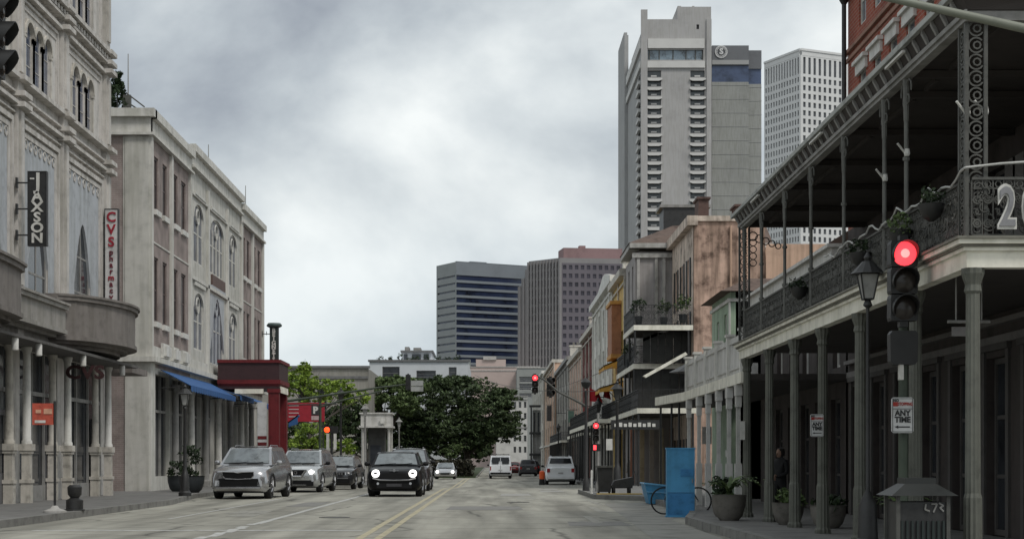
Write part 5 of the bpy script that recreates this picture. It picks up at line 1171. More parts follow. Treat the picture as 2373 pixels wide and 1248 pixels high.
# brown office block
br_ = thing('brown_office_block', 'brownish office block with fine window grid and pink penthouse right of the blue banded block', 'office building', (18.4, 430, 0))
bl_ = mat('tan_grid', (.235, .225, .225), .8, var=.06, scale=.2); bd_ = mat('plum_brown_wall', (.135, .122, .14), .8, var=.08, scale=.2); bgl = mat('plum_glass', (.05, .045, .06), .3, var=.35, scale=.25)
zN = H+(HY-597)/F*430; c2 = ((1298-VX)/F*430, 430.0); r2 = unit(9, 1.3); l2 = unit(-9.3, 9.0)
def Pr(u, v, d): return Vector((c2[0]+r2[0]*u-r2[1]*d, c2[1]+r2[1]*u+r2[0]*d, v))
def Pl_(u, v, d): return Vector((c2[0]+l2[0]*u+l2[1]*d, c2[1]+l2[1]*u-l2[0]*d, v))
facade_grid(br_, Pr, .4, 18, 3.8, zN-1.3, 11, 22, .58, .5, .25, bd_, bgl, 60)
MB().pbox(Pr, 0, 18, zN-1.3, zN, 0, .3).pbox(Pr, 0, .4, 0, zN-1.3, -.15, .3).build('edge', bl_, br_)
facade_grid(br_, Pl_, .1, 11.2, 3.8, zN-.6, 10, 22, .45, .72, .4, bl_, bgl, 40)
q = MB()
for i in range(11): u = .1+1.11*i; q.pbox(Pl_, u-.24, u+.24, 0, zN-.3, -.4, -.01)
q.pbox(Pl_, .0, 11.2, zN-.6, zN, 0, .4); q.build('vertical_fin', bl_, br_)
# stepped lower bays left of the main block
for k, (u, zz) in enumerate(((11.3, 626), (12.6, 646), (13.9, 664))):
    z1 = H+(HY-zz)/F*440; MB().pbox(Pl_, u, u+1.29, 0, z1, 0, 6).pbox(Pl_, u+.05, u+.35, 0, z1+.1, -.4, -.01).build('stepped_bay', bl_, br_)
MB().hexa([Pr(0.1,0,.6),Pr(17.9,0,.6),Pr(17.9,0,10),Pr(.1,0,10),Pr(0.1,zN-.1,.6),Pr(17.9,zN-.1,.6),Pr(17.9,zN-.1,10),Pr(.1,zN-.1,10)]).build('core', bd_, br_)
pk = mat('pink_penthouse', (.27, .175, .175), .8, var=.1, scale=.3); z1 = H+(HY-574)/F*432
MB().hexa([Pr(1.2,zN,1.5),Pr(17,zN,1.5),Pr(17,zN,9),Pr(1.2,zN,9),Pr(1.2,z1,1.5),Pr(17,z1,1.5),Pr(17,z1,9),Pr(1.2,z1,9)]).pbox(Pr, 5.6, 7.2, z1, z1+.7, 2, 4).build('penthouse', pk, br_)

# low buildings in the middle distance
def block(name, label, x0, x1, Y, ytop, depth, m_, trim, wins=(), extra=None, cat='building', bands=()):
    p0, p1 = at(x0, ytop, Y), at(x1, ytop, Y); t_ = thing(name, label, cat, ((p0.x+p1.x)/2, Y, 0)); Pb = PY(Y); ops = []
    for (a, b, c, d) in wins: ops.append((at(a, 0, Y).x, at(b, 0, Y).x, at(0, d, Y).z, at(0, c, Y).z))
    MB().wall(Pb, p0.x, p1.x, -.5, p0.z, ops, .3).box(p0.x, p1.x, Y+.31, Y+depth, -.5, p0.z-.02).build('wall', m_, t_)
    for o_ in ops: window(t_, Pb, *o_, .28, trim, glass, 1, 3, .08)
    q = MB().pbox(Pb, p0.x-.15, p1.x+.15, p0.z-.02, p0.z+.2, -.2, .5)
    for b_ in bands: z = at(0, b_, Y).z; q.pbox(Pb, p0.x-.02, p1.x+.02, z-.12, z+.12, -.15, -.001)
    q.build('cornice', trim, t_); return t_
beige2 = mat('beige_concrete', (.27, .26, .235), .85, var=.12, scale=.6, streak=.2); trimg = mat('grey_cornice', (.14, .14, .14), .8)
block('beige_parapet_building', 'low beige building with dark cornice behind the bright green trees', 560, 853, 150, 852, 20, beige2, trimg, wins=[(690, 712, 900, 1000), (735, 757, 900, 1000), (790, 812, 900, 1000)], bands=(874,))
wb_ = block('white_terrace_building', 'white flat roofed building with roof plants above the dark trees', 856, 1086, 188, 837, 25, mat('white_block', (.52, .54, .56), .8, var=.08, scale=.4), trimg, wins=[(886, 926, 849, 893), (965, 1010, 858, 880), (1040, 1058, 850, 885)])
def roofbox(par, x0, x1, Y, y0, y1, d, m_, nm='penthouse'):
    a, b = at(x0, y1, Y), at(x1, y0, Y); return MB().box(a.x, b.x, Y, Y+d, a.z, b.z).build(nm, m_, par)
roofbox(wb_, 932, 1000, 196, 815, 838, 8, mat('white_block', (.5, .5, .5)), 'penthouse'); roofbox(wb_, 928, 1004, 195.5, 811, 815, 9, trimg, 'penthouse_roof')
for a, b in ((936, 944), (955, 975), (982, 994)): roofbox(wb_, a, b, 195.8, 820, 834, .15, glass, 'penthouse_window')
for k, (a, b, t) in enumerate(((938, 948, 803), (958, 975, 805))): roofbox(wb_, a, b, 197, t, 811, 3, grey_w, 'roof_unit')
rnd = random.Random(9)
for k in range(9):
    x = 880+k*22+rnd.uniform(-4, 4); p = at(x, 836, 190); t_ = thing('roof_plant', ['round dark shrub', 'ragged dark shrub', 'small tufted plant'][k % 3]+' on the white terrace roof, number %d from the left' % (k+1), 'plant', (p.x, 190, p.z), 'shrubs along the white terrace roof')
    t_['label'] = '%s dark shrub from the left on the white terrace roof' % ['first', 'second', 'third', 'fourth', 'fifth', 'sixth', 'seventh', 'eighth', 'ninth'][k]
    f = MB(); hh = rnd.uniform(.25, .75)
    for _ in range(10): leaves(f, (p.x+rnd.uniform(-.35, .35), 190+rnd.uniform(-.3, .3), p.z+.1+rnd.uniform(0, hh)), (.18, .18, .15), 10, .10, rnd)
    f.build('foliage', leafd, t_, recalc=False); MB().tube((p.x, 190, p.z-.15), (p.x, 190, p.z+.3), .04).build('stem', bark, t_)
pb = block('pink_building', 'pale pink building with stepped parapet below the banded office block', 1078, 1250, 420, 850, 30, mat('pale_pink', (.46, .37, .34), .85, var=.06, scale=.3), mat('pale_trim', (.42, .40, .38), .8), bands=(858,))
roofbox(pb, 1103, 1172, 421, 832, 851, 10, MATS['pale_pink']); roofbox(pb, 1120, 1150, 420.5, 825, 833, 6, MATS['pale_trim'], 'roof_unit')
roofbox(pb, 1070, 1090, 425, 832, 850, 6, mat('greenish_roof', (.25, .28, .27), .8), 'roof_unit')
gg = block('grey_green_building', 'pale grey building with dark louvred openings behind the hanging red signal', 1198, 1345, 405, 852, 30, mat('grey_green', (.26, .27, .26), .85, var=.08, scale=.3), mat('pale_trim', (.42, .40, .38), .8), wins=[(1203, 1262, 872, 885), (1203, 1262, 888, 903), (1275, 1300, 860, 872), (1203, 1232, 910, 920)])
wf = mat('far_white', (.47, .46, .44), .85, var=.15, scale=.5)
block('far_white_building', 'white building with many small windows at the street end right of the dark trees', 1150, 1222, 330, 918, 20, wf, grey_w, wins=[(1190+i*12, 1196+i*12, 930+j*26, 944+j*26) for i in range(3) for j in range(5)], bands=(925, 990))
sc_ = thing('scaffold_tower', 'tall dark framed scaffold around a grey front down the street', 'scaffold', (7, 255, 0))
a, b = at(1231, 940, 255), at(1265, 1075, 255)
MB().box(a.x+.25, b.x-.25, 255.4, 262, -.3, a.z-.6).build('grey_front', grey_w, sc_)
q = MB()
for x in (a.x, b.x): q.box(x-.12, x+.12, 254.8, 255.1, -.3, a.z)
for z in (a.z, a.z-4.2, a.z-7.5): q.box(a.x-.3, b.x+.3, 254.7, 255.2, z-.2, z+.15)
q.build('frame', iron, sc_)
for k in range(3): MB().box(a.x+.4+k*.6, a.x+.65+k*.6, 255.3, 255.39, a.z-4, a.z-1).build('window', glass, sc_)

# lawn with hedge, trees
struct(MB().box(-60, -1.3, 152, 400, -.5, gz(150)+.12).build('lawn', mat('lawn', (.035, .05, .02), .95, var=.3, scale=.5)))
struct(MB().box(-1.3, -1.15, 152, 400, -.5, gz(150)+.126).build('kerb_median', kerbm))
hd = thing('hedge', 'low brown green hedge below the dark trees behind the distant saloon', 'hedge', (-3, 154, -.1)); f = MB(); rnd = random.Random(4)
for _ in range(420): leaves(f, (rnd.uniform(-6, -1.6), 154.5+rnd.uniform(-1, 1), rnd.uniform(-.1, 1.35)), (.35, .35, .25), 9, .13, rnd)
f.build('foliage', leaf_mat('hedge_leaves', (.012, .014, .008), (.045, .04, .025)), hd, recalc=False)
q = MB()
for k in range(20): q.tube((-5.8+k*.22, 154.5, -.1), (-5.7+k*.22, 154.5, .9), .03)
q.build('stems', bark, hd)
T = lambda x, y, Y: tuple(at(x, y, Y))
tree('oak_tree', 'huge dark spreading oak at the street end, the rightmost and biggest crown', (-2.4, 172, -.1), [(T(1080, 915, 172), (2.9, 2.5, 2.0)), (T(1110, 975, 171), (3.1, 2.5, 2.2)), (T(1135, 960, 170), (3.0, 2.5, 2.0)), (T(1040, 950, 172), (2.6, 2.5, 2.2)), (T(1165, 925, 171), (1.6, 2, 1.2)), (T(1095, 1010, 170), (2.3, 2.2, 1.4)), (T(1160, 990, 169), (2.2, 2, 1.5)), (T(1060, 1000, 170), (2.0, 2, 1.6)), (T(1060, 885, 173), (1.7, 1.7, .7))], leafm, 105, 56, .155, 11, .45, 'trees at the street end')
tree('oak_tree', 'dark oak with several leaning trunks left of the biggest crown', (-7.0, 166, -.1), [(T(985, 935, 166), (2.5, 2, 2.1)), (T(960, 1010, 166), (2.6, 2, 1.6)), (T(955, 985, 166), (2.0, 2, 1.8)), (T(1005, 990, 165), (1.9, 2, 1.6)), (T(1010, 890, 168), (1.6, 1.6, .8)), (T(905, 1000, 165), (2.2, 1.8, 1.9))], leafm, 105, 56, .155, 12, .28, 'trees at the street end')
tree('street_tree', 'mid green feathery tree rising left of the dark oaks under the white terrace', (-10.5, 160, -.1), [(T(880, 905, 160), (1.9, 1.8, 1.3)), (T(915, 890, 161), (1.6, 1.6, .8)), (T(850, 950, 160), (1.9, 1.8, 1.6)), (T(960, 895, 162), (1.4, 1.4, .8)), (T(930, 935, 160), (1.8, 1.8, 1.2))], leafmid, 85, 42, .17, 13, .22, 'trees at the street end')
tree('young_tree', 'small light green tree growing low in front of the dark oaks', (-3.6, 160, -.1), [(T(1045, 1045, 160), (.9, .8, .75)), (T(1060, 1035, 160), (.5, .5, .4))], leafmid, 40, 24, .10, 14, .08, 'trees at the street end')
tree('bright_tree', 'bright fresh green tree with pointed top beside the red portico', (-13.2, 120, .0), [(T(700, 895, 120), (1.3, 1.2, 1.2)), (T(680, 880, 120), (1.0, 1, .9)), (T(740, 905, 121), (1.1, 1, .9)), (T(704, 858, 120), (.55, .5, .6)), (T(790, 895, 124), (1.2, 1, .5)), (T(820, 920, 124), (1.2, 1, .6))], leafg, 60, 34, .11, 15, .14, 'bright green trees on the left')
tree('bright_tree', 'bright green bushy tree below the red parking banner', (-12.6, 112, .0), [(T(725, 1010, 112), (1.15, 1, 1.0)), (T(700, 1030, 112), (.9, .9, .7)), (T(745, 1030, 112), (.7, .7, .6)), (T(800, 1035, 113), (.8, .8, .55))], leafg, 55, 34, .10, 16, .12, 'bright green trees on the left')
tree('dark_tree', 'dark green tree between the parking banner and the white kiosk', (-9.6, 132, -.1), [(T(800, 960, 132), (1.5, 1.3, 1.3)), (T(835, 985, 132), (1.4, 1.3, 1.3)), (T(770, 990, 133), (1.2, 1.2, 1.2)), (T(860, 1030, 133), (1.6, 1.2, 1.1)), (T(690, 1010, 134), (1.6, 1.2, 1.6))], leafm, 75, 40, .16, 17, .2, 'bright green trees on the left')

# ================================================================== SIGNALS, SIGNS, LAMPS
redlit = mat('signal_red_lit', (1, .1, .1), .3, emit=(1, .045, .06), est=1.5); redcore = mat('signal_red_core', (1, .5, .4), .3, emit=(1, .16, .16), est=1.9)
lensdk = mat('signal_lens_off', (.03, .025, .022), .2); sigb = mat('signal_black', (.018, .018, .018), .5)
def signal(label, c, sc=1.0, litk=0, rot=0, parent_arm=None, name='traffic_signal', group='traffic signals', plate=False):
    """c = centre of the housing; faces -Y, turned by rot about Z"""
    t_ = thing(name, label, 'traffic signal', (0, 0, 0), group)
    hs = MB()
    for k in range(3):
        z = (1-k)*.33; hs.prism([(-.155, -.0, z-.155), (.155, -.0, z-.155), (.165, 0, z-.12), (.165, 0, z+.12), (.155, 0, z+.16), (-.155, 0, z+.16), (-.165, 0, z+.12), (-.165, 0, z-.12)], (0, .2, 0))
    hs.box(-.05, .05, .02, .14, .49, .56).box(-.05, .05, .02, .14, -.56, -.49); hs.build('housing', sigb, t_)
    for k in range(3):
        z = (1-k)*.33; on = (k == litk)
        ln = MB().lathe((0, -.0, z), [(.04, -.04), (.11, -.03), (.148, 0), (.148, .02)], 20, 'Y').build('lens', redlit if on else lensdk, t_, True)
        if on: MB().lathe((0, -.0, z), [(.02, -.05), (.045, -.047), (.055, -.040)], 16, 'Y').build('glow_core', redcore, ln, True)
        v = MB(); n = 14; vs = []
        for i in range(n+1):
            a = R(-35+250*i/n); x, zz = .158*math.cos(a), z+.158*math.sin(a)
            L_ = .17 if 30 < (-35+250*i/n) < 150 else .17-.0020*min(abs(30-(-35+250*i/n)), abs((-35+250*i/n)-150), 65)
            vs += [(x, -.001, zz), (x, -L_, zz), (x*.93, -.001, z+(zz-z)*.93), (x*.93, -L_, z+(zz-z)*.93)]
        fs = []
        for i in range(n): a4 = i*4; b4 = a4+4; fs += [(a4, b4, b4+1, a4+1), (a4+2, a4+3, b4+3, b4+2), (a4+1, b4+1, b4+3, a4+3)]
        v.add(vs, fs); v.build('visor', sigb, t_, True)
    t_.location = c; t_.scale = (sc,)*3; t_.rotation_euler = (0, 0, rot); return t_
signal('large traffic signal with glowing red light in front of the iron gallery, right', at(2096, 650, 19.4), .97, 0)
signal('black traffic signal head cut off by the top left edge of the picture', (-5.66, 19, 6.23), 1.0, -1, rot=R(90))
t_ = thing('mast_arm', 'thin dark mast arm holding the cut off signal at the top left', 'mast arm', (-9.6, 19, .15)); MB().tube((-9.7, 19, .15), (-9.7, 19, 7.0), .1).build('pole', green_st, t_); MB().tube((-9.7, 19, 6.85), (-5.6, 19, 6.9), .05).build('arm', green_st, t_)
# near pole with pedestrian signal back and parking signs
t_ = thing('signal_pole', 'dark green pole carrying the large red signal and the pedestrian signal box', 'pole', (5.0, 19.8, .15))
px_ = at(2093, 0, 19.75).x
MB().lathe((px_, 19.75, .15), [(.14, 0), (.14, .2), (.08, .3), (.06, .4), (.055, 3.0)], 14).build('pole', green_st, t_, True)
MB().tube((px_, 19.7, 3.0), (px_, 19.5, 3.02), .025).tube((px_, 19.72, 2.62), (px_, 19.5, 2.62), .025).build('bracket', iron_g, t_)
pb_ = MB(); cx, cy, cz = at(2094, 805, 19.45); pts = []
pts = [(-.13, -.2), (.13, -.2), (.16, -.16), (.165, .16), (.14, .2), (-.14, .2), (-.165, .16), (-.16, -.16)]
pb_.prism([(cx+a, 19.42, cz+b) for a, b in pts], (0, .16, 0)); pb_.build('pedestrian_signal', sigb, t_)
MB().box(cx-.05, cx+.0, 19.44, 19.52, cz-.38, cz-.2).build('bracket', white_p, t_)
s_ = thing('parking_sign', 'white NO STOPPING ANY TIME sign on the dark green signal pole', 'sign', tuple(at(2090, 962, 19.3)))
def psign(t_, px0, px1, py0, py1, Y, red=True, big='ANY\nTIME'):
    a, b = at(px0, py1, Y), at(px1, py0, Y); w_, h_ = b.x-a.x, b.z-a.z; cxx = (a.x+b.x)/2; r_ = w_*.08
    pts = [(a.x+r_, a.z), (b.x-r_, a.z), (b.x, a.z+r_), (b.x, b.z-r_), (b.x-r_, b.z), (a.x+r_, b.z), (a.x, b.z-r_), (a.x, a.z+r_)]
    MB().prism([(x, Y, z) for x, z in pts], (0, .015, 0)).build('plate', mat('sign_white', (.55, .55, .54), .5), t_)
    bk = mat('sign_black', (.03, .03, .03), .5); rd = mat('sign_red', (.34, .03, .02), .5)
    q = MB(); e = w_*.04; f = w_*.025
    for (x0, x1, z0, z1) in ((a.x+e, b.x-e, b.z-e-f, b.z-e), (a.x+e, b.x-e, a.z+e, a.z+e+f), (a.x+e, a.x+e+f, a.z+e, b.z-e), (b.x-e-f, b.x-e, a.z+e, b.z-e), (a.x+e, b.x-e, b.z-h_*.33, b.z-h_*.33+f)): q.box(x0, x1, Y-.004, Y-.0005, z0, z1)
    q.build('border', bk, t_)
    MB().box(a.x+w_*.07, a.x+w_*.28, Y-.006, Y-.0045, b.z-h_*.25, b.z-h_*.13).build('red_block', rd, t_)
    text('lettering', 'NO', h_*.10, (a.x+w_*.2, Y-.008, b.z-h_*.09), bk, t_, ext=.001, bold=.002)
    text('lettering', 'STOPPING', h_*.125, (a.x+w_*.62, Y-.006, b.z-h_*.19), rd, t_, ext=.001, sx=.72, bold=.002)
    text('lettering', big, h_*.22, (cxx, Y-.006, b.z-h_*.54), bk, t_, ext=.001, sx=.95, line=.85, bold=.004)
    MB().box(cxx-w_*.22, cxx+w_*.33, Y-.006, Y-.0045, a.z+h_*.15, a.z+h_*.185).prism([(cxx-w_*.36, Y-.006, a.z+h_*.168), (cxx-w_*.2, Y-.006, a.z+h_*.215), (cxx-w_*.2, Y-.006, a.z+h_*.12)], (0, .0015, 0)).build('arrow', bk, t_)
psign(s_, 2066, 2117, 920, 1002, 19.6)
s_ = thing('parking_sign', 'smaller white no stopping sign on the fourth gallery column', 'sign', tuple(at(1893, 985, 26))); psign(s_, 1878, 1909, 959, 1011, 25.95)
for (xa, xb, ya_, yb_, Y, lb, m2) in ((1627, 1649, 988, 1028, 42.9, 'grey weathered sign plate on the pale square posts', mat('weathered_sign', (.22, .21, .19), .7, var=.3, scale=8)), (1715, 1726, 975, 1018, 33.7, 'narrow white sign seen edge on at the far end of the gallery', white_p), (1681, 1692, 1042, 1058, 39.0, 'small white meter box on a pale square post', white_p)):
    a, b = at(xa, yb_, Y), at(xb, ya_, Y); X_ = min(a.x, 5.38 if Y > 34 else 5.2)
    t_ = thing('sign_plate', lb, 'sign', (a.x, Y, a.z)); MB().box(a.x, b.x, Y-.02, Y, a.z, b.z).build('plate', m2, t_); MB().box(a.x+.02, b.x-.02, Y, Y+.05, (a.z+b.z)/2-.02, (a.z+b.z)/2+.02).build('strap', iron, t_)
# mast arm in the top right foreground
t_ = thing('mast_arm', 'thick pale green grey mast arm crossing the top right corner', 'mast arm', (7.2, 16, .15))
p, q_ = at(1850, -52, 16), at(2640, 122, 16)
MB().path([p, at(2060, -4, 16), at(2373, 66, 16), q_], [.030, .036, .046, .055], 14).build('arm', mat('grey_green_steel', (.17, .18, .145), .55, var=.15, scale=3), t_, True)
MB().tube((q_.x, 16, .15), (q_.x, 16, q_.z+.3), .09).build('pole', MATS['grey_green_steel'], t_, True)
lamp = lamp_post('street_lamp', 'black post lamp with tapered lantern in front of the gallery between the columns', (at(2011, 0, 21.3).x, 21.3, .15), 3.72, None, .78, pr=.5)
t_ = thing('hanging_sign', 'small pale hanging sign on a bar under the near gallery corner', 'sign', tuple(at(2250, 750, 19.2))); a = at(2245, 745, 19.3)
MB().tube((a.x-.25, 19.3, a.z), (a.x+.25, 19.3, a.z), .02).tube((a.x-.15, 19.3, a.z), (a.x-.15, 19.3, 3.56), .01).tube((a.x+.15, 19.3, a.z), (a.x+.15, 19.3, 3.56), .01).build('bar', grey_w, t_)
MB().box(a.x-.2, a.x+.12, 19.29, 19.31, a.z-.17, a.z-.06).build('board', shp, t_)
# litter bin
tb = thing('litter_bin', 'black ribbed litter bin with pitched lid and white graffiti tag, bottom right', 'bin', (4.72, 18, .15))
cx, cy = at(2124, 0, 18).x, 18.0
MB().box(cx-.26, cx+.26, cy-.26, cy+.26, .17, .86).build('body', iron, tb)
q = MB()
for k in range(9): q.box(cx-.24+k*.056, cx-.215+k*.056, cy-.285, cy-.262, .22, .66)
q.build('ribs', mat('bin_green', (.02, .028, .026), .5), tb)
q = MB()
for sx_ in (-1, 1):
    for sy_ in (-1, 1): MB().box(cx+sx_*.27-.02, cx+sx_*.27+.02, cy+sy_*.27-.02, cy+sy_*.27+.02, .15, .93).build('corner_post', iron_g, tb)
MB().add([(cx-.36,cy-.36,.93),(cx+.36,cy-.36,.93),(cx+.36,cy+.36,.93),(cx-.36,cy+.36,.93),(cx-.12,cy-.12,1.09),(cx+.12,cy-.12,1.09),(cx+.12,cy+.12,1.09),(cx-.12,cy+.12,1.09)], [(0,1,5,4),(1,2,6,5),(2,3,7,6),(3,0,4,7),(4,5,6,7),(3,2,1,0)]).box(cx-.17, cx+.17, cy-.17, cy+.17, 1.0, 1.12).build('lid', mat('bin_lid', (.022, .024, .023), .5), tb)
q = MB().path([(cx+.03, cy-.275, .84), (cx+.02, cy-.275, .78), (cx+.07, cy-.275, .76)], .01).path([(cx+.09, cy-.275, .84), (cx+.15, cy-.275, .84), (cx+.11, cy-.275, .75)], .01).path([(cx+.17, cy-.275, .85), (cx+.22, cy-.275, .82), (cx+.18, cy-.275, .80), (cx+.22, cy-.275, .76)], .01); q.build('graffiti', grey_w, tb)
# planters under the gallery
planter('large stone bowl with round shrub and arching palm by the far gallery columns', tuple(at(1690, 1203, 32.0)[:2])+(.15,), .33, .5, leafmid, pot_g, 21, 'palm', .62, 16)
planter('stone bowl with low grass between the second and third far gallery columns', (5.42, 29.8, .15), .29, .4, leafmid, pot_g, 22, 'bush', .18, 14)
planter('stone bowl half hidden behind the column with the no stopping sign', (5.84, 28.3, .15), .31, .4, leafd, pot_g, 23, 'bush', .1, 10)
planter('dark tub of leggy plants behind the litter bin', (5.45, 21.6, .15), .22, .4, leafmid, pot_d, 24, 'palm', .45, 14)
planter('small shrub in a pot left of the arching palm bowl', tuple(at(1672, 1175, 34)[:2])+(.15,), .2, .35, leafd, pot_g, 25, 'bush', .4, 16)
# blue panel with bicycle, blue tub
bp_ = thing('advertising_board', 'tall flat bright blue panel standing at the right kerb', 'panel', (4.46, 38.3, 0)); Yk = 38.2
a, b = at(1545, 1197, Yk), at(1610, 1040, Yk); bl = mat('bright_blue_paint', (.085, .32, .57), .5, var=.16, scale=1.8, streak=.18)
MB().box(a.x, b.x, Yk, Yk+.2, .02, b.z).build('board', bl, bp_)
MB().box(a.x+.02, b.x-.02, Yk-.012, Yk-.0005, .06, .55).build('panel', mat('deep_blue_paint', (.05, .22, .46), .5, var=.2, scale=4), bp_)
MB().box(a.x+.32, b.x-.03, Yk-.012, Yk-.0005, .95, 1.12).build('label', MATS['deep_blue_paint'], bp_)
MB().box(a.x-.015, b.x+.015, Yk-.02, Yk+.22, b.z, b.z+.035).box(a.x-.02, b.x+.02, Yk-.03, Yk+.23, 0, .03).build('frame', bl, bp_)
bi = thing('bicycle', 'dark bicycle parked behind the bright blue panel, its two wheels showing', 'bicycle', (4.5, 38.9, 0)); Yb_ = 38.8; xs = (at(1538, 0, Yb_).x, at(1603, 0, Yb_).x)
xs = (4.13, 4.93)
MB().box(a.x+.02, b.x-.02, Yk-.01, Yk-.0005, .565, .575).build('seam', mat('seam_dark_blue', (.02, .07, .16), .5), bp_)
MB().box(b.x-.07, b.x-.045, Yk-.03, Yk-.0005, .8, .9).build('handle', alloy, bp_)
for x in xs:
    wl = MB(); wl.ring(PY(Yb_), x, .37, .31, .035, 0, .035, 28).build('wheel', rubber, bi)
    q = MB(); 
    for k in range(12): an = 2*math.pi*k/12; q.tube((x, Yb_+.017, .37), (x+.3*math.cos(an), Yb_+.017, .37+.3*math.sin(an)), .003, n=4)
    q.tube((x, Yb_-.03, .37), (x, Yb_+.07, .37), .025).build('spokes', alloy, bi)
frp = [(xs[0], .37), (xs[0]+.18, .85), (xs[1]-.25, .80), (xs[0]+.38, .38), (xs[0]+.18, .85)]
q = MB().path([(x, Yb_+.017, z) for x, z in frp], .017).path([(xs[1], Yb_+.017, .37), (xs[1]-.25, Yb_+.017, .8), (xs[1]-.28, Yb_+.017, .95)], .016).path([(xs[0], Yb_+.017, .37), (xs[0]+.38, Yb_+.017, .38)], .013); q.build('frame', iron, bi)
MB().path([(xs[1]-.28, Yb_-.2, 1.0), (xs[1]-.28, Yb_+.25, 1.0)], .014).build('handlebar', iron, bi); MB().box(xs[0]+.08, xs[0]+.32, Yb_-.04, Yb_+.08, .9, .94).build('saddle', rubber, bi)
tu = thing('plastic_tub', 'light blue tapered plastic tub behind the blue panel', 'tub', (4.9, 48, .0)); Yt = 49.5
a, b = at(1496, 1166, Yt), at(1543, 1120, Yt)
MB().hexa([(a.x+.12,Yt,.02),(b.x+.2,Yt,.02),(b.x+.2,Yt+1.2,.02),(a.x+.12,Yt+1.2,.02),(a.x-.03,Yt-.1,.62),(b.x+.3,Yt-.1,.52),(b.x+.3,Yt+1.3,.52),(a.x-.03,Yt+1.3,.62)]).build('body', bl, tu)
MB().path([(a.x-.03,Yt-.12,.63),(b.x+.3,Yt-.12,.53),(b.x+.3,Yt+1.32,.53),(a.x-.03,Yt+1.32,.63),(a.x-.03,Yt-.12,.63)], .03, 6).tube((a.x+.03,Yt-.09,.38),(b.x+.26,Yt-.09,.33), .025).build('rim', mat('pale_blue_plastic', (.12, .34, .55), .4), tu)
# kerb corner beyond: bins, post, signals
struct(MB().box(3.72, 5.3, 57.0, 57.3, .1, .19).build('kerb_paint', mat('yellow_kerb_paint', (.50, .36, .12), .7, var=.25, scale=5)))
t_ = thing('wheeled_bin', 'tall black wheeled bin on the yellow edged kerb corner', 'bin', (4.1, 58.2, .15))
MB().hexa([(3.86,58,.22),(4.28,58,.22),(4.28,58.5,.22),(3.86,58.5,.22),(3.8,57.95,1.08),(4.34,57.95,1.08),(4.34,58.6,1.08),(3.8,58.6,1.08)]).build('body', iron, t_); MB().box(3.77, 4.37, 57.9, 58.65, 1.08, 1.15).build('lid', iron_g, t_)
for x in (3.88, 4.26): MB().lathe((x, 58.5, .25), [(.1, -.03), (.1, .03)], 12, 'X').build('wheel', rubber, t_)
t_ = thing('utility_cart', 'low black cart on wheels beside the tall black bin', 'cart', (4.7, 58, .15))
MB().hexa([(4.3,58,.35),(5.05,58,.35),(5.05,58.7,.35),(4.3,58.7,.35),(4.42,58,.62),(5.08,58,.75),(5.08,58.7,.75),(4.42,58.7,.62)]).box(4.32, 5.0, 57.97, 58.0, .38, .5).build('body', iron, t_)
for x in (4.4, 4.95):
    for y in (58.05, 58.6): MB().lathe((x, y, .27), [(.12, -.04), (.12, .04)], 14, 'X').build('wheel', rubber, t_)
MB().path([(5.05, 58.3, .7), (5.15, 58.3, .95)], .02).build('handle', iron, t_)
def cyl_thing(name, label, cat, x, y, z0, z1, r, m_, group=None):
    o = MB().lathe((x, y, z0), [(r*1.3, 0), (r*1.3, .06), (r, .08), (r, z1-z0-.04), (r*.6, z1-z0)], 12).build(name, m_, None, True, origin=(x, y, z0)); return tag(o, label, cat, group)
cyl_thing('marker_post', 'thin white marker post at the left end of the yellow kerb', 'post', at(1371, 0, 57.8).x, 57.8, .15, 1.0, .035, white_p)
t_ = thing('signal_mast', 'dark signal mast with a curved arm over the street beside the black bin', 'mast', (3.8, 64, .15)); xm = at(1358, 0, 64).x
MB().lathe((xm, 64, .15), [(.14, 0), (.12, .4), (.07, .5), (.055, 3.6), (.05, 3.9)], 12).build('pole', iron, t_, True)
MB().path([tuple(at(1358, 940, 64)), tuple(at(1330, 925, 64)), tuple(at(1295, 908, 64)), tuple(at(1262, 880, 64)), tuple(at(1236, 866, 64))], [.05, .045, .04, .035, .03], 8).build('arm', iron_g, t_, True)
MB().lathe(tuple(at(1358, 900, 64)), [(.05, 0), (.16, .1), (.2, .25), (.05, .4)], 10).build('finial', iron, t_, True)
signal('hanging traffic signal with red light over the street centre', at(1240, 889, 63.8), .72, 0)
signal('dark unlit traffic signal hanging right of the red one over the street', at(1278, 896, 64.3), .75, -1, rot=R(35))
signal('traffic signal with red light on the mast right of the white SUV', at(1381, 1000, 62.5), .72, 0)
q = thing('pedestrian_signal', 'small pedestrian signal with red hand light below the right mast signal', 'traffic signal', tuple(at(1382, 1036, 62.4)), 'traffic signals'); a = at(1380, 1036, 62.4)
MB().box(a.x-.12, a.x+.2, 62.4, 62.55, a.z-.14, a.z+.14).build('housing', sigb, q); MB().box(a.x-.08, a.x+.03, 62.385, 62.399, a.z-.09, a.z+.09).build('lens', redlit, q)
xq = at(1386, 0, 62.8).x
o = MB().lathe((xq, 62.8, .15), [(.12, 0), (.1, .3), (.05, .4), (.05, 3.0)], 12).build('signal_post', grey_w, None, True, origin=(xq, 62.8, .15)); tag(o, 'grey post carrying the red mast signals behind the tall black bin', 'post')
o = MB().box(at(1412, 0, 62).x-.12, at(1412, 0, 62).x+.12, 62, 62.05, at(0, 1042, 62).z, at(0, 1022, 62).z+.1).build('notice', white_p, origin=(4.5, 62, 1.8)); tag(o, 'small white notice on the dark corner front behind the bins', 'notice')
t_ = thing('barrel', 'orange traffic barrel with dark base left of the white SUV', 'traffic barrel', (3.3, 104, gz(104))); a = at(1256, 1108, 106)
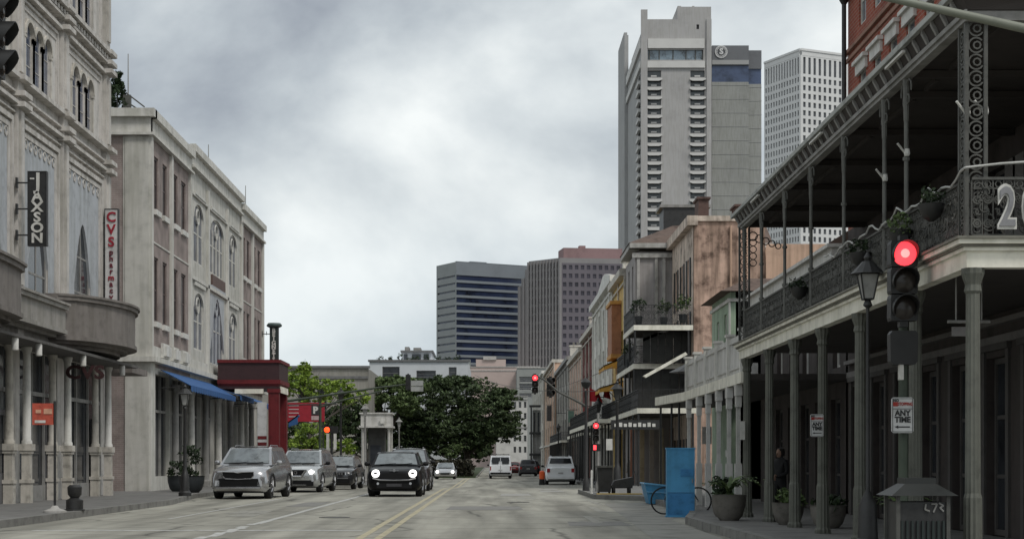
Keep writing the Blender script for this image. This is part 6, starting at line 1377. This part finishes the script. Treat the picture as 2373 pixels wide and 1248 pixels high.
MB().lathe((a.x, 106, -.22), [(.22, 0), (.2, .05), (.17, .38)], 14).build('base', rubber, t_, True); MB().lathe((a.x, 106, .24), [(.17, -.08), (.19, .2), (.17, .4), (.08, .46)], 14).build('drum', mat('safety_orange', (.75, .12, .03), .5), t_, True)
# left side poles, arms, banner, kiosk
t_ = thing('signal_mast', 'long green mast arm reaching from behind the red portico over the street', 'mast', (-10.9, 86, .15)); xm = at(655, 0, 86).x
MB().tube((xm, 86, .15), (xm, 86, 4.8), .09, .07).build('pole', green_st, t_, True)
MB().path([tuple(at(655, 930, 86)), tuple(at(760, 915, 86)), tuple(at(880, 897, 86)), tuple(at(985, 885, 86))], [.07, .06, .05, .035], 8).build('arm', green_st, t_, True)
MB().tube(tuple(at(655, 938, 86)), tuple(at(780, 935, 86)), .03).build('stay', iron, t_)
t_2 = signal('dark traffic signal seen from behind on the long green mast arm', at(946, 885, 85.7), .8, -1, rot=R(180))
o = MB(); a, b = at(953, 906, 85.8), at(980, 881, 85.8); o.box(a.x, b.x, 85.78, 85.82, a.z, (a.z+b.z)/2-.03).box(a.x, b.x, 85.78, 85.82, (a.z+b.z)/2+.0, b.z).box(a.x-.02, a.x, 85.77, 85.83, a.z, b.z).box(b.x, b.x+.02, 85.77, 85.83, a.z, b.z); o = o.build('street_sign', mat('sign_grey', (.34, .35, .34), .6), origin=tuple(a)); tag(o, 'two pale rectangular street signs hung at the tip of the long green mast arm', 'sign')
t_ = thing('signal_mast', 'shorter green mast arm rising beside the red parking banner', 'mast', (-10, 95, .15)); xm = at(742, 0, 95).x
MB().tube((xm, 95, .15), (xm, 95, 4.7), .08).build('pole', green_st, t_, True); MB().path([tuple(at(742, 942, 95)), tuple(at(800, 925, 95)), tuple(at(885, 905, 95))], [.06, .05, .035], 8).build('arm', green_st, t_, True)
bn = thing('parking_banner', 'red parking sign board with a white letter P beside the red portico', 'sign', (-10.5, 99, 3)); Yb2 = 98; a, b = at(640, 976, Yb2), at(752, 932, Yb2)
MB().box(a.x, b.x, Yb2, Yb2+.12, a.z, b.z).build('board', mat('banner_red', (.33, .02, .035), .6, var=.12), bn)
c_ = at(731, 952, Yb2); MB().box(c_.x-.24, c_.x+.24, Yb2-.02, Yb2-.001, c_.z-.24, c_.z+.36).build('letter_plate', mat('plate_black', (.04, .04, .045), .5), bn)
MB().box(c_.x-.24, c_.x+.24, Yb2-.02, Yb2-.001, c_.z-.52, c_.z-.28).build('letter_panel', mat('pale_pink_panel', (.5, .38, .38), .6), bn)
text('lettering', 'P', .55, (c_.x, Yb2-.03, c_.z+.05), white_p, bn, bold=.03)
q = MB()
for k in range(4): z = b.z-.15-k*.22; q.box(a.x+.75, a.x+1.35, Yb2-.02, Yb2-.001, z-.06, z)
q.build('lettering', MATS['pale_pink_panel'], bn)
for x in (a.x+.2, b.x-.1): MB().tube((x, Yb2+.2, -.2), (x, Yb2+.2, b.z), .05).build('post', iron, bn)
canopy('small blue and white striped awning under the parking banner', at(668, 0, 96).x, at(690, 0, 96).x, 96, 97, at(0, 962, 96).z, blue_cl)
t_ = thing('pedestrian_signal', 'pedestrian signal with red light on a pole left of the white kiosk', 'traffic signal', tuple(at(768, 995, 88)), 'traffic signals'); a = at(768, 995, 88)
MB().box(a.x-.35, a.x+.35, 88, 88.2, a.z-.18, a.z+.2).build('housing', sigb, t_); MB().lathe((a.x-.24, 87.99, a.z), [(.06, -.03), (.15, 0), (.15, .02)], 14, 'Y').build('lens', mat('signal_orange_lit', (1, .1, .02), .3, emit=(1, .05, .01), est=2.0), t_)
MB().box(a.x-.27, a.x-.12, 88, 88.1, a.z-1.05, a.z-.2).box(a.x+.12, a.x+.27, 88, 88.1, a.z-1.05, a.z-.2).build('sign_strips', white_p, t_); MB().tube((a.x, 88.1, .15), (a.x, 88.1, a.z), .07).build('pole', iron, t_)
kk = thing('kiosk', 'small grey kiosk with white topped columns behind the parked cars', 'kiosk', (-7.7, 112, -.1)); a, b = at(836, 985, 112), at(905, 955, 112)
MB().box(a.x, b.x, 112, 115, a.z, b.z-.1).box(a.x-.12, b.x+.12, 111.9, 115.1, a.z-.14, a.z).box(a.x-.1, b.x+.1, 111.9, 115.1, b.z-.1, b.z).build('roof', pal, kk)
for x in (a.x+.12, b.x-.12):
    for y in (112.2, 114.8): MB().lathe((x, y, -.1), [(.14, 0), (.11, .2), (.1, a.z-.2), (.15, a.z-.05)], 10).build('column', pal, kk, True)
MB().box(a.x+.45, b.x-.45, 112.8, 114.6, -.1, a.z-.14).build('booth', mat('kiosk_grey', (.06, .06, .058), .7), kk); MB().box(a.x+.6, b.x-.7, 112.78, 112.799, 1, 2.4).build('window', glass, kk)
cxx = at(880, 0, 111.5).x
MB().box(cxx, cxx+.35, 111.8, 111.88, b.z-.75, b.z-.4).build('sign_panel', white_p, kk)
lamp_post('street_lamp', 'ornate lamp with round white lantern in front of the kiosk', (at(846, 0, 106).x, 106, -.05), 4.9, None, 1.0, dark_=False)
lamp_post('street_lamp', 'dark lamp post beside the dark tub left of the kiosk', (at(790, 0, 100).x, 100, 0), 5.6, None, 1.1)
lamp_post('street_lamp', 'twin hung pale lantern post against the dark trees right of the kiosk', (at(925, 0, 118).x, 118, -.1), 4.4, None, .9, dark_=False)
o = MB().lathe((at(829, 0, 104).x, 104, -.1), [(.4, 0), (.44, .1), (.46, .85), (.5, .9), (.4, .92)], 14).build('street_tub', iron, None, True, origin=(at(829, 0, 104).x, 104, -.1)); tag(o, 'dark round tub at the kerb in front of the kiosk', 'tub')
# ================================================================== PERSON
def person(label, base, h_, rot, cloth, skin):
    t_ = thing('person', label, 'person', base); s_ = h_/1.75
    V = {'pel': (0, 0, .95), 'sp': (0, .0, 1.15), 'ch': (0, .01, 1.35), 'nk': (0, .0, 1.50), 'hd': (0, -.02, 1.60), 'ht': (0, -.01, 1.72),
         'hl': (-.1, 0, .90), 'kl': (-.12, -.05, .50), 'al': (-.12, .03, .09), 'tl': (-.13, -.15, .04), 'hr': (.1, 0, .90), 'kr': (.11, .03, .50), 'ar': (.11, .12, .10), 'tr': (.12, -.04, .04),
         'sl': (-.19, .01, 1.42), 'el': (-.26, .03, 1.14), 'wl': (-.24, -.08, .90), 'gl': (-.23, -.12, .80), 'sr': (.19, .01, 1.42), 'er': (.25, .0, 1.15), 'wr': (.16, -.18, 1.05), 'gr': (.10, -.24, 1.05)}
    Rr = {'pel': .15, 'sp': .135, 'ch': .16, 'nk': .06, 'hd': .095, 'ht': .07, 'hl': .10, 'kl': .065, 'al': .045, 'tl': .035, 'hr': .10, 'kr': .065, 'ar': .045, 'tr': .035, 'sl': .065, 'el': .05, 'wl': .035, 'gl': .03, 'sr': .065, 'er': .05, 'wr': .035, 'gr': .03}
    E = [('pel','sp'),('sp','ch'),('ch','nk'),('nk','hd'),('hd','ht'),('pel','hl'),('hl','kl'),('kl','al'),('al','tl'),('pel','hr'),('hr','kr'),('kr','ar'),('ar','tr'),('ch','sl'),('sl','el'),('el','wl'),('wl','gl'),('ch','sr'),('sr','er'),('er','wr'),('wr','gr')]
    ks = list(V); me = bpy.data.meshes.new('body'); me.from_pydata([Vector(V[k])*s_ for k in ks], [(ks.index(a), ks.index(b)) for a, b in E], [])
    o = bpy.data.objects.new('body', me); COL.objects.link(o); o.parent = t_
    md = o.modifiers.new('Skin', 'SKIN'); 
    for i, k in enumerate(ks): sv = me.skin_vertices[0].data[i]; sv.radius = (Rr[k]*s_, Rr[k]*s_*.85); sv.use_root = (k == 'pel')
    md.use_smooth_shade = True; sb_ = o.modifiers.new('Sub', 'SUBSURF'); sb_.levels = 2; sb_.render_levels = 2
    me.materials.append(cloth)
    hc = Vector(base); 
    MB().lathe(hc+Vector((0, -.015, 1.5))*s_, [(.03*s_, .0), (.065*s_, .02*s_), (.082*s_, .08*s_), (.085*s_, .14*s_), (.06*s_, .205*s_), (.02*s_, .225*s_)], 14).lathe(hc+Vector((0, -.10, 1.585))*s_, [(.014*s_, -.02*s_), (.02*s_, 0), (.008*s_, .04*s_)], 6).build('face', skin, t_, True)
    MB().lathe(hc+Vector((0, .01, 1.58))*s_, [(.088*s_, -.04*s_), (.1*s_, .05*s_), (.08*s_, .14*s_), (.02*s_, .165*s_)], 14).build('hair', mat('dark_hair', (.015, .012, .01), .8), t_, True)
    for sg, nm2 in ((-1, 'gl'), (1, 'gr')):
        b0 = hc+Vector(V[nm2])*s_; q = MB().tube(b0+Vector((0, .02, .05))*s_, b0, .03*s_, .035*s_)
        for k in range(4): q.path([b0+Vector(((k-1.5)*.02, -.005, -.0))*s_, b0+Vector(((k-1.5)*.022, -.025, -.05+.004*abs(k-1)))*s_, b0+Vector(((k-1.5)*.021, -.02, -.085))*s_], [.010*s_, .009*s_, .007*s_], 6)
        q.path([b0+Vector((-sg*.03, 0, .02))*s_, b0+Vector((-sg*.055, -.02, -.03))*s_], [.011*s_, .008*s_], 6); q.build('hand', skin, t_, True)
    t_.rotation_euler = (0, 0, rot); return t_
person('person in black clothes standing between two gallery columns', (at(1806, 0, 31.5).x+.02, 31.5, .15), 1.42, R(-60), mat('black_cloth', (.012, .012, .013), .9), mat('skin', (.22, .13, .09), .6))

# more street furniture and clutter down the right pavement
for k, (y, x, hh, lb) in enumerate(((74, 5.75, 4.6, 'black street lamp at the kerb just beyond the mast signals on the right'), (96, 6.35, 4.9, 'black street lamp near the red flags'), (128, 6.7, 4.9, 'black street lamp by the dark red brick building'), (165, 6.9, 5.0, 'farthest black street lamp on the right pavement'))):
    lamp_post('street_lamp', lb, (x, y, gz(y)+.15), hh, 'lamps down the right pavement', 1.1)
bm2 = [mat('board_%d' % i, c, .6) for i, c in enumerate(((.45, .44, .40), (.06, .06, .06), (.32, .06, .05), (.12, .20, .16)))]
for k, (y, z, w2, h2, lb) in enumerate(((110, 4.6, .8, .9, 'pale square projecting board on the white building'), (118, 5.0, .7, 1.2, 'black tall projecting board on the white building'), (131, 4.8, .9, .8, 'small red projecting board on the dark red brick building'), (156, 5.0, .9, 1.1, 'dark green projecting board on the cream building'), (180, 5.2, 1.0, 1.3, 'pale projecting board on the distant grey building'), (212, 6.5, 1.0, 2.0, 'tall black projecting board on the distant peach building'))):
    t_ = thing('shop_sign', lb, 'sign', (8.2, y, z), 'projecting boards down the right row'); m2 = bm2[(0, 1, 2, 3, 0, 1)[k]]
    w2 *= .6
    MB().box(8.0-w2, 8.0, y-.06, y+.06, z, z+h2).build('board', m2, t_); MB().tube((7.9-w2, y, z+h2+.1), (8.35, y, z+h2+.1), .03).tube((8.0-w2*.8, y, z+h2), (8.0-w2*.8, y, z+h2+.1), .015).tube((7.95, y, z+h2), (7.95, y, z+h2+.1), .015).build('bracket', iron, t_)
for k, (x, y, z, w2, lb) in enumerate(((9.2, 108, 12.9, .9, 'chimney on the white building roof'), (9.3, 130, 12.2, 1.0, 'first chimney on the dark red brick building'), (9.2, 143, 12.2, 1.0, 'second chimney on the dark red brick building'), (9.2, 153, 11.5, 1.1, 'near chimney on the cream building'), (9.3, 178, 12.2, 1.2, 'chimney on the distant grey building'))):
    t_ = thing('chimney', lb, 'chimney', (x, y, z), 'chimneys on the right row')
    MB().box(x-w2/2, x+w2/2, y-.5, y+.5, z, z+1.5).box(x-w2/2-.1, x+w2/2+.1, y-.6, y+.6, z+1.5, z+1.65).build('stack', MATS['dark_brick'] if k % 2 else cream, t_)
    for s_ in (-.2, .2): MB().lathe((x+s_, y, z+1.65), [(.1, 0), (.12, .3), (.09, .35)], 8).build('pot', pot_g, t_)
# overhead wires
for k, (a, b) in enumerate((((1100, 868, 150), (1385, 905, 70)), ((1210, 905, 200), (1420, 850, 80)))):
    p, q_ = at(*a), at(*b); pts = [p.lerp(q_, i/10)-Vector((0, 0, .5*4*(i/10)*(1-i/10))) for i in range(11)]
    o = MB().path(pts, .018, 4).build('overhead_wire', iron, origin=p); tag(o, ['sagging wire from the dark trees to the right row', 'sagging wire along the fronts of the right row'][k], 'wire', 'overhead wires')
# asphalt repairs and covers
for k, (x0, x1, y0, y1, c) in enumerate(((.4, 1.6, 62, 66, 0), (-1.2, .9, 44, 47.5, 1), (1.6, 2.9, 33, 35.5, 1), (-5.9, -5.0, 47, 52, 1), (2.2, 3.2, 70, 78, 0))):
    o = MB().add([(x0, y0, gz(y0)+.004), (x1, y0+.1, gz(y0)+.004), (x1-.05, y1, gz(y1)+.004), (x0+.08, y1-.1, gz(y1)+.004)], [(0,1,2,3)]).build('road_patch', mat('patch_%d' % c, ((.31, .305, .285), (.205, .202, .19))[c], .85, var=.15, scale=3, bump=.3)); struct(o)
for k, (x, y, lb) in enumerate(((-3.6, 38, 'round iron cover in the oncoming lane near the stop line'), (.9, 52, 'round iron cover in the middle of the right lane'))):
    o = MB().lathe((x, y, .002), [(.36, 0), (.36, .008), (.30, .009), (.30, .005), (.05, .006)], 24).build('manhole_cover', iron_g, origin=(x, y, 0)); tag(o, lb, 'manhole cover')

tree('oak_tree', 'low dark tree behind the trunk of the biggest oak', (-3.4, 181, -.1), [(T(1045, 1040, 181), (2.4, 1.6, 1.5)), (T(1095, 1045, 181), (2.0, 1.6, 1.3)), (T(1000, 1035, 182), (2.2, 1.6, 1.5)), (T(960, 1045, 182), (2.2, 1.6, 1.3)), (T(1120, 1030, 182), (1.0, 1.2, 1.4))], leafm, 45, 34, .2, 31, .2, 'trees at the street end')
tree('oak_tree', 'dark foliage seen beyond the kiosk below the feathery tree', (-12.5, 176, -.1), [(T(870, 1030, 176), (2.4, 1.6, 2.0)), (T(915, 1035, 176), (2.0, 1.6, 1.6)), (T(820, 1030, 176), (2.2, 1.6, 1.8))], leafm, 45, 34, .2, 32, .2, 'trees at the street end')

# plants crowding the balconies of the peeling building
for k, (x, y, z, lb) in enumerate(((7.1, 77.9, 8.7, 'bushy plant on the left corner of the top black balcony'), (8.3, 77.9, 8.65, 'small plant in the middle of the top black balcony'), (9.2, 77.9, 8.8, 'tall plant at the wall end of the top black balcony'), (7.0, 82.0, 6.9, 'trailing plant on the middle black balcony'))):
    t_ = thing('balcony_plant', lb, 'plant', (x, y, z-.45), 'plants on the black balconies'); f = MB(); rnd = random.Random(50+k)
    for _ in range(16): leaves(f, (x+rnd.uniform(-.3, .3), y+.35+rnd.uniform(-.15, .15), z+rnd.uniform(-.25, .35)), (.16, .14, .14), 12, .07, rnd)
    f.build('foliage', (leafd, leafm, leafmid, leafm)[k], t_, recalc=False); MB().lathe((x, y+.35, z-.9), [(.14, 0), (.2, .4), (.17, .42)], 10).build('pot', pot_d, t_)

for k, (x, y, rot, c, lb) in enumerate(((-9.3, 101, 60, (.05, .06, .09), 'pedestrian in dark blue clothes on the left pavement beside the kiosk'), (7.6, 88, -20, (.25, .23, .2), 'pedestrian in pale clothes under the far black galleries'))):
    person(lb, (x, y, gz(y)+.15), 1.6, R(rot), mat('cloth_%d' % k, c, .9), MATS['skin'])
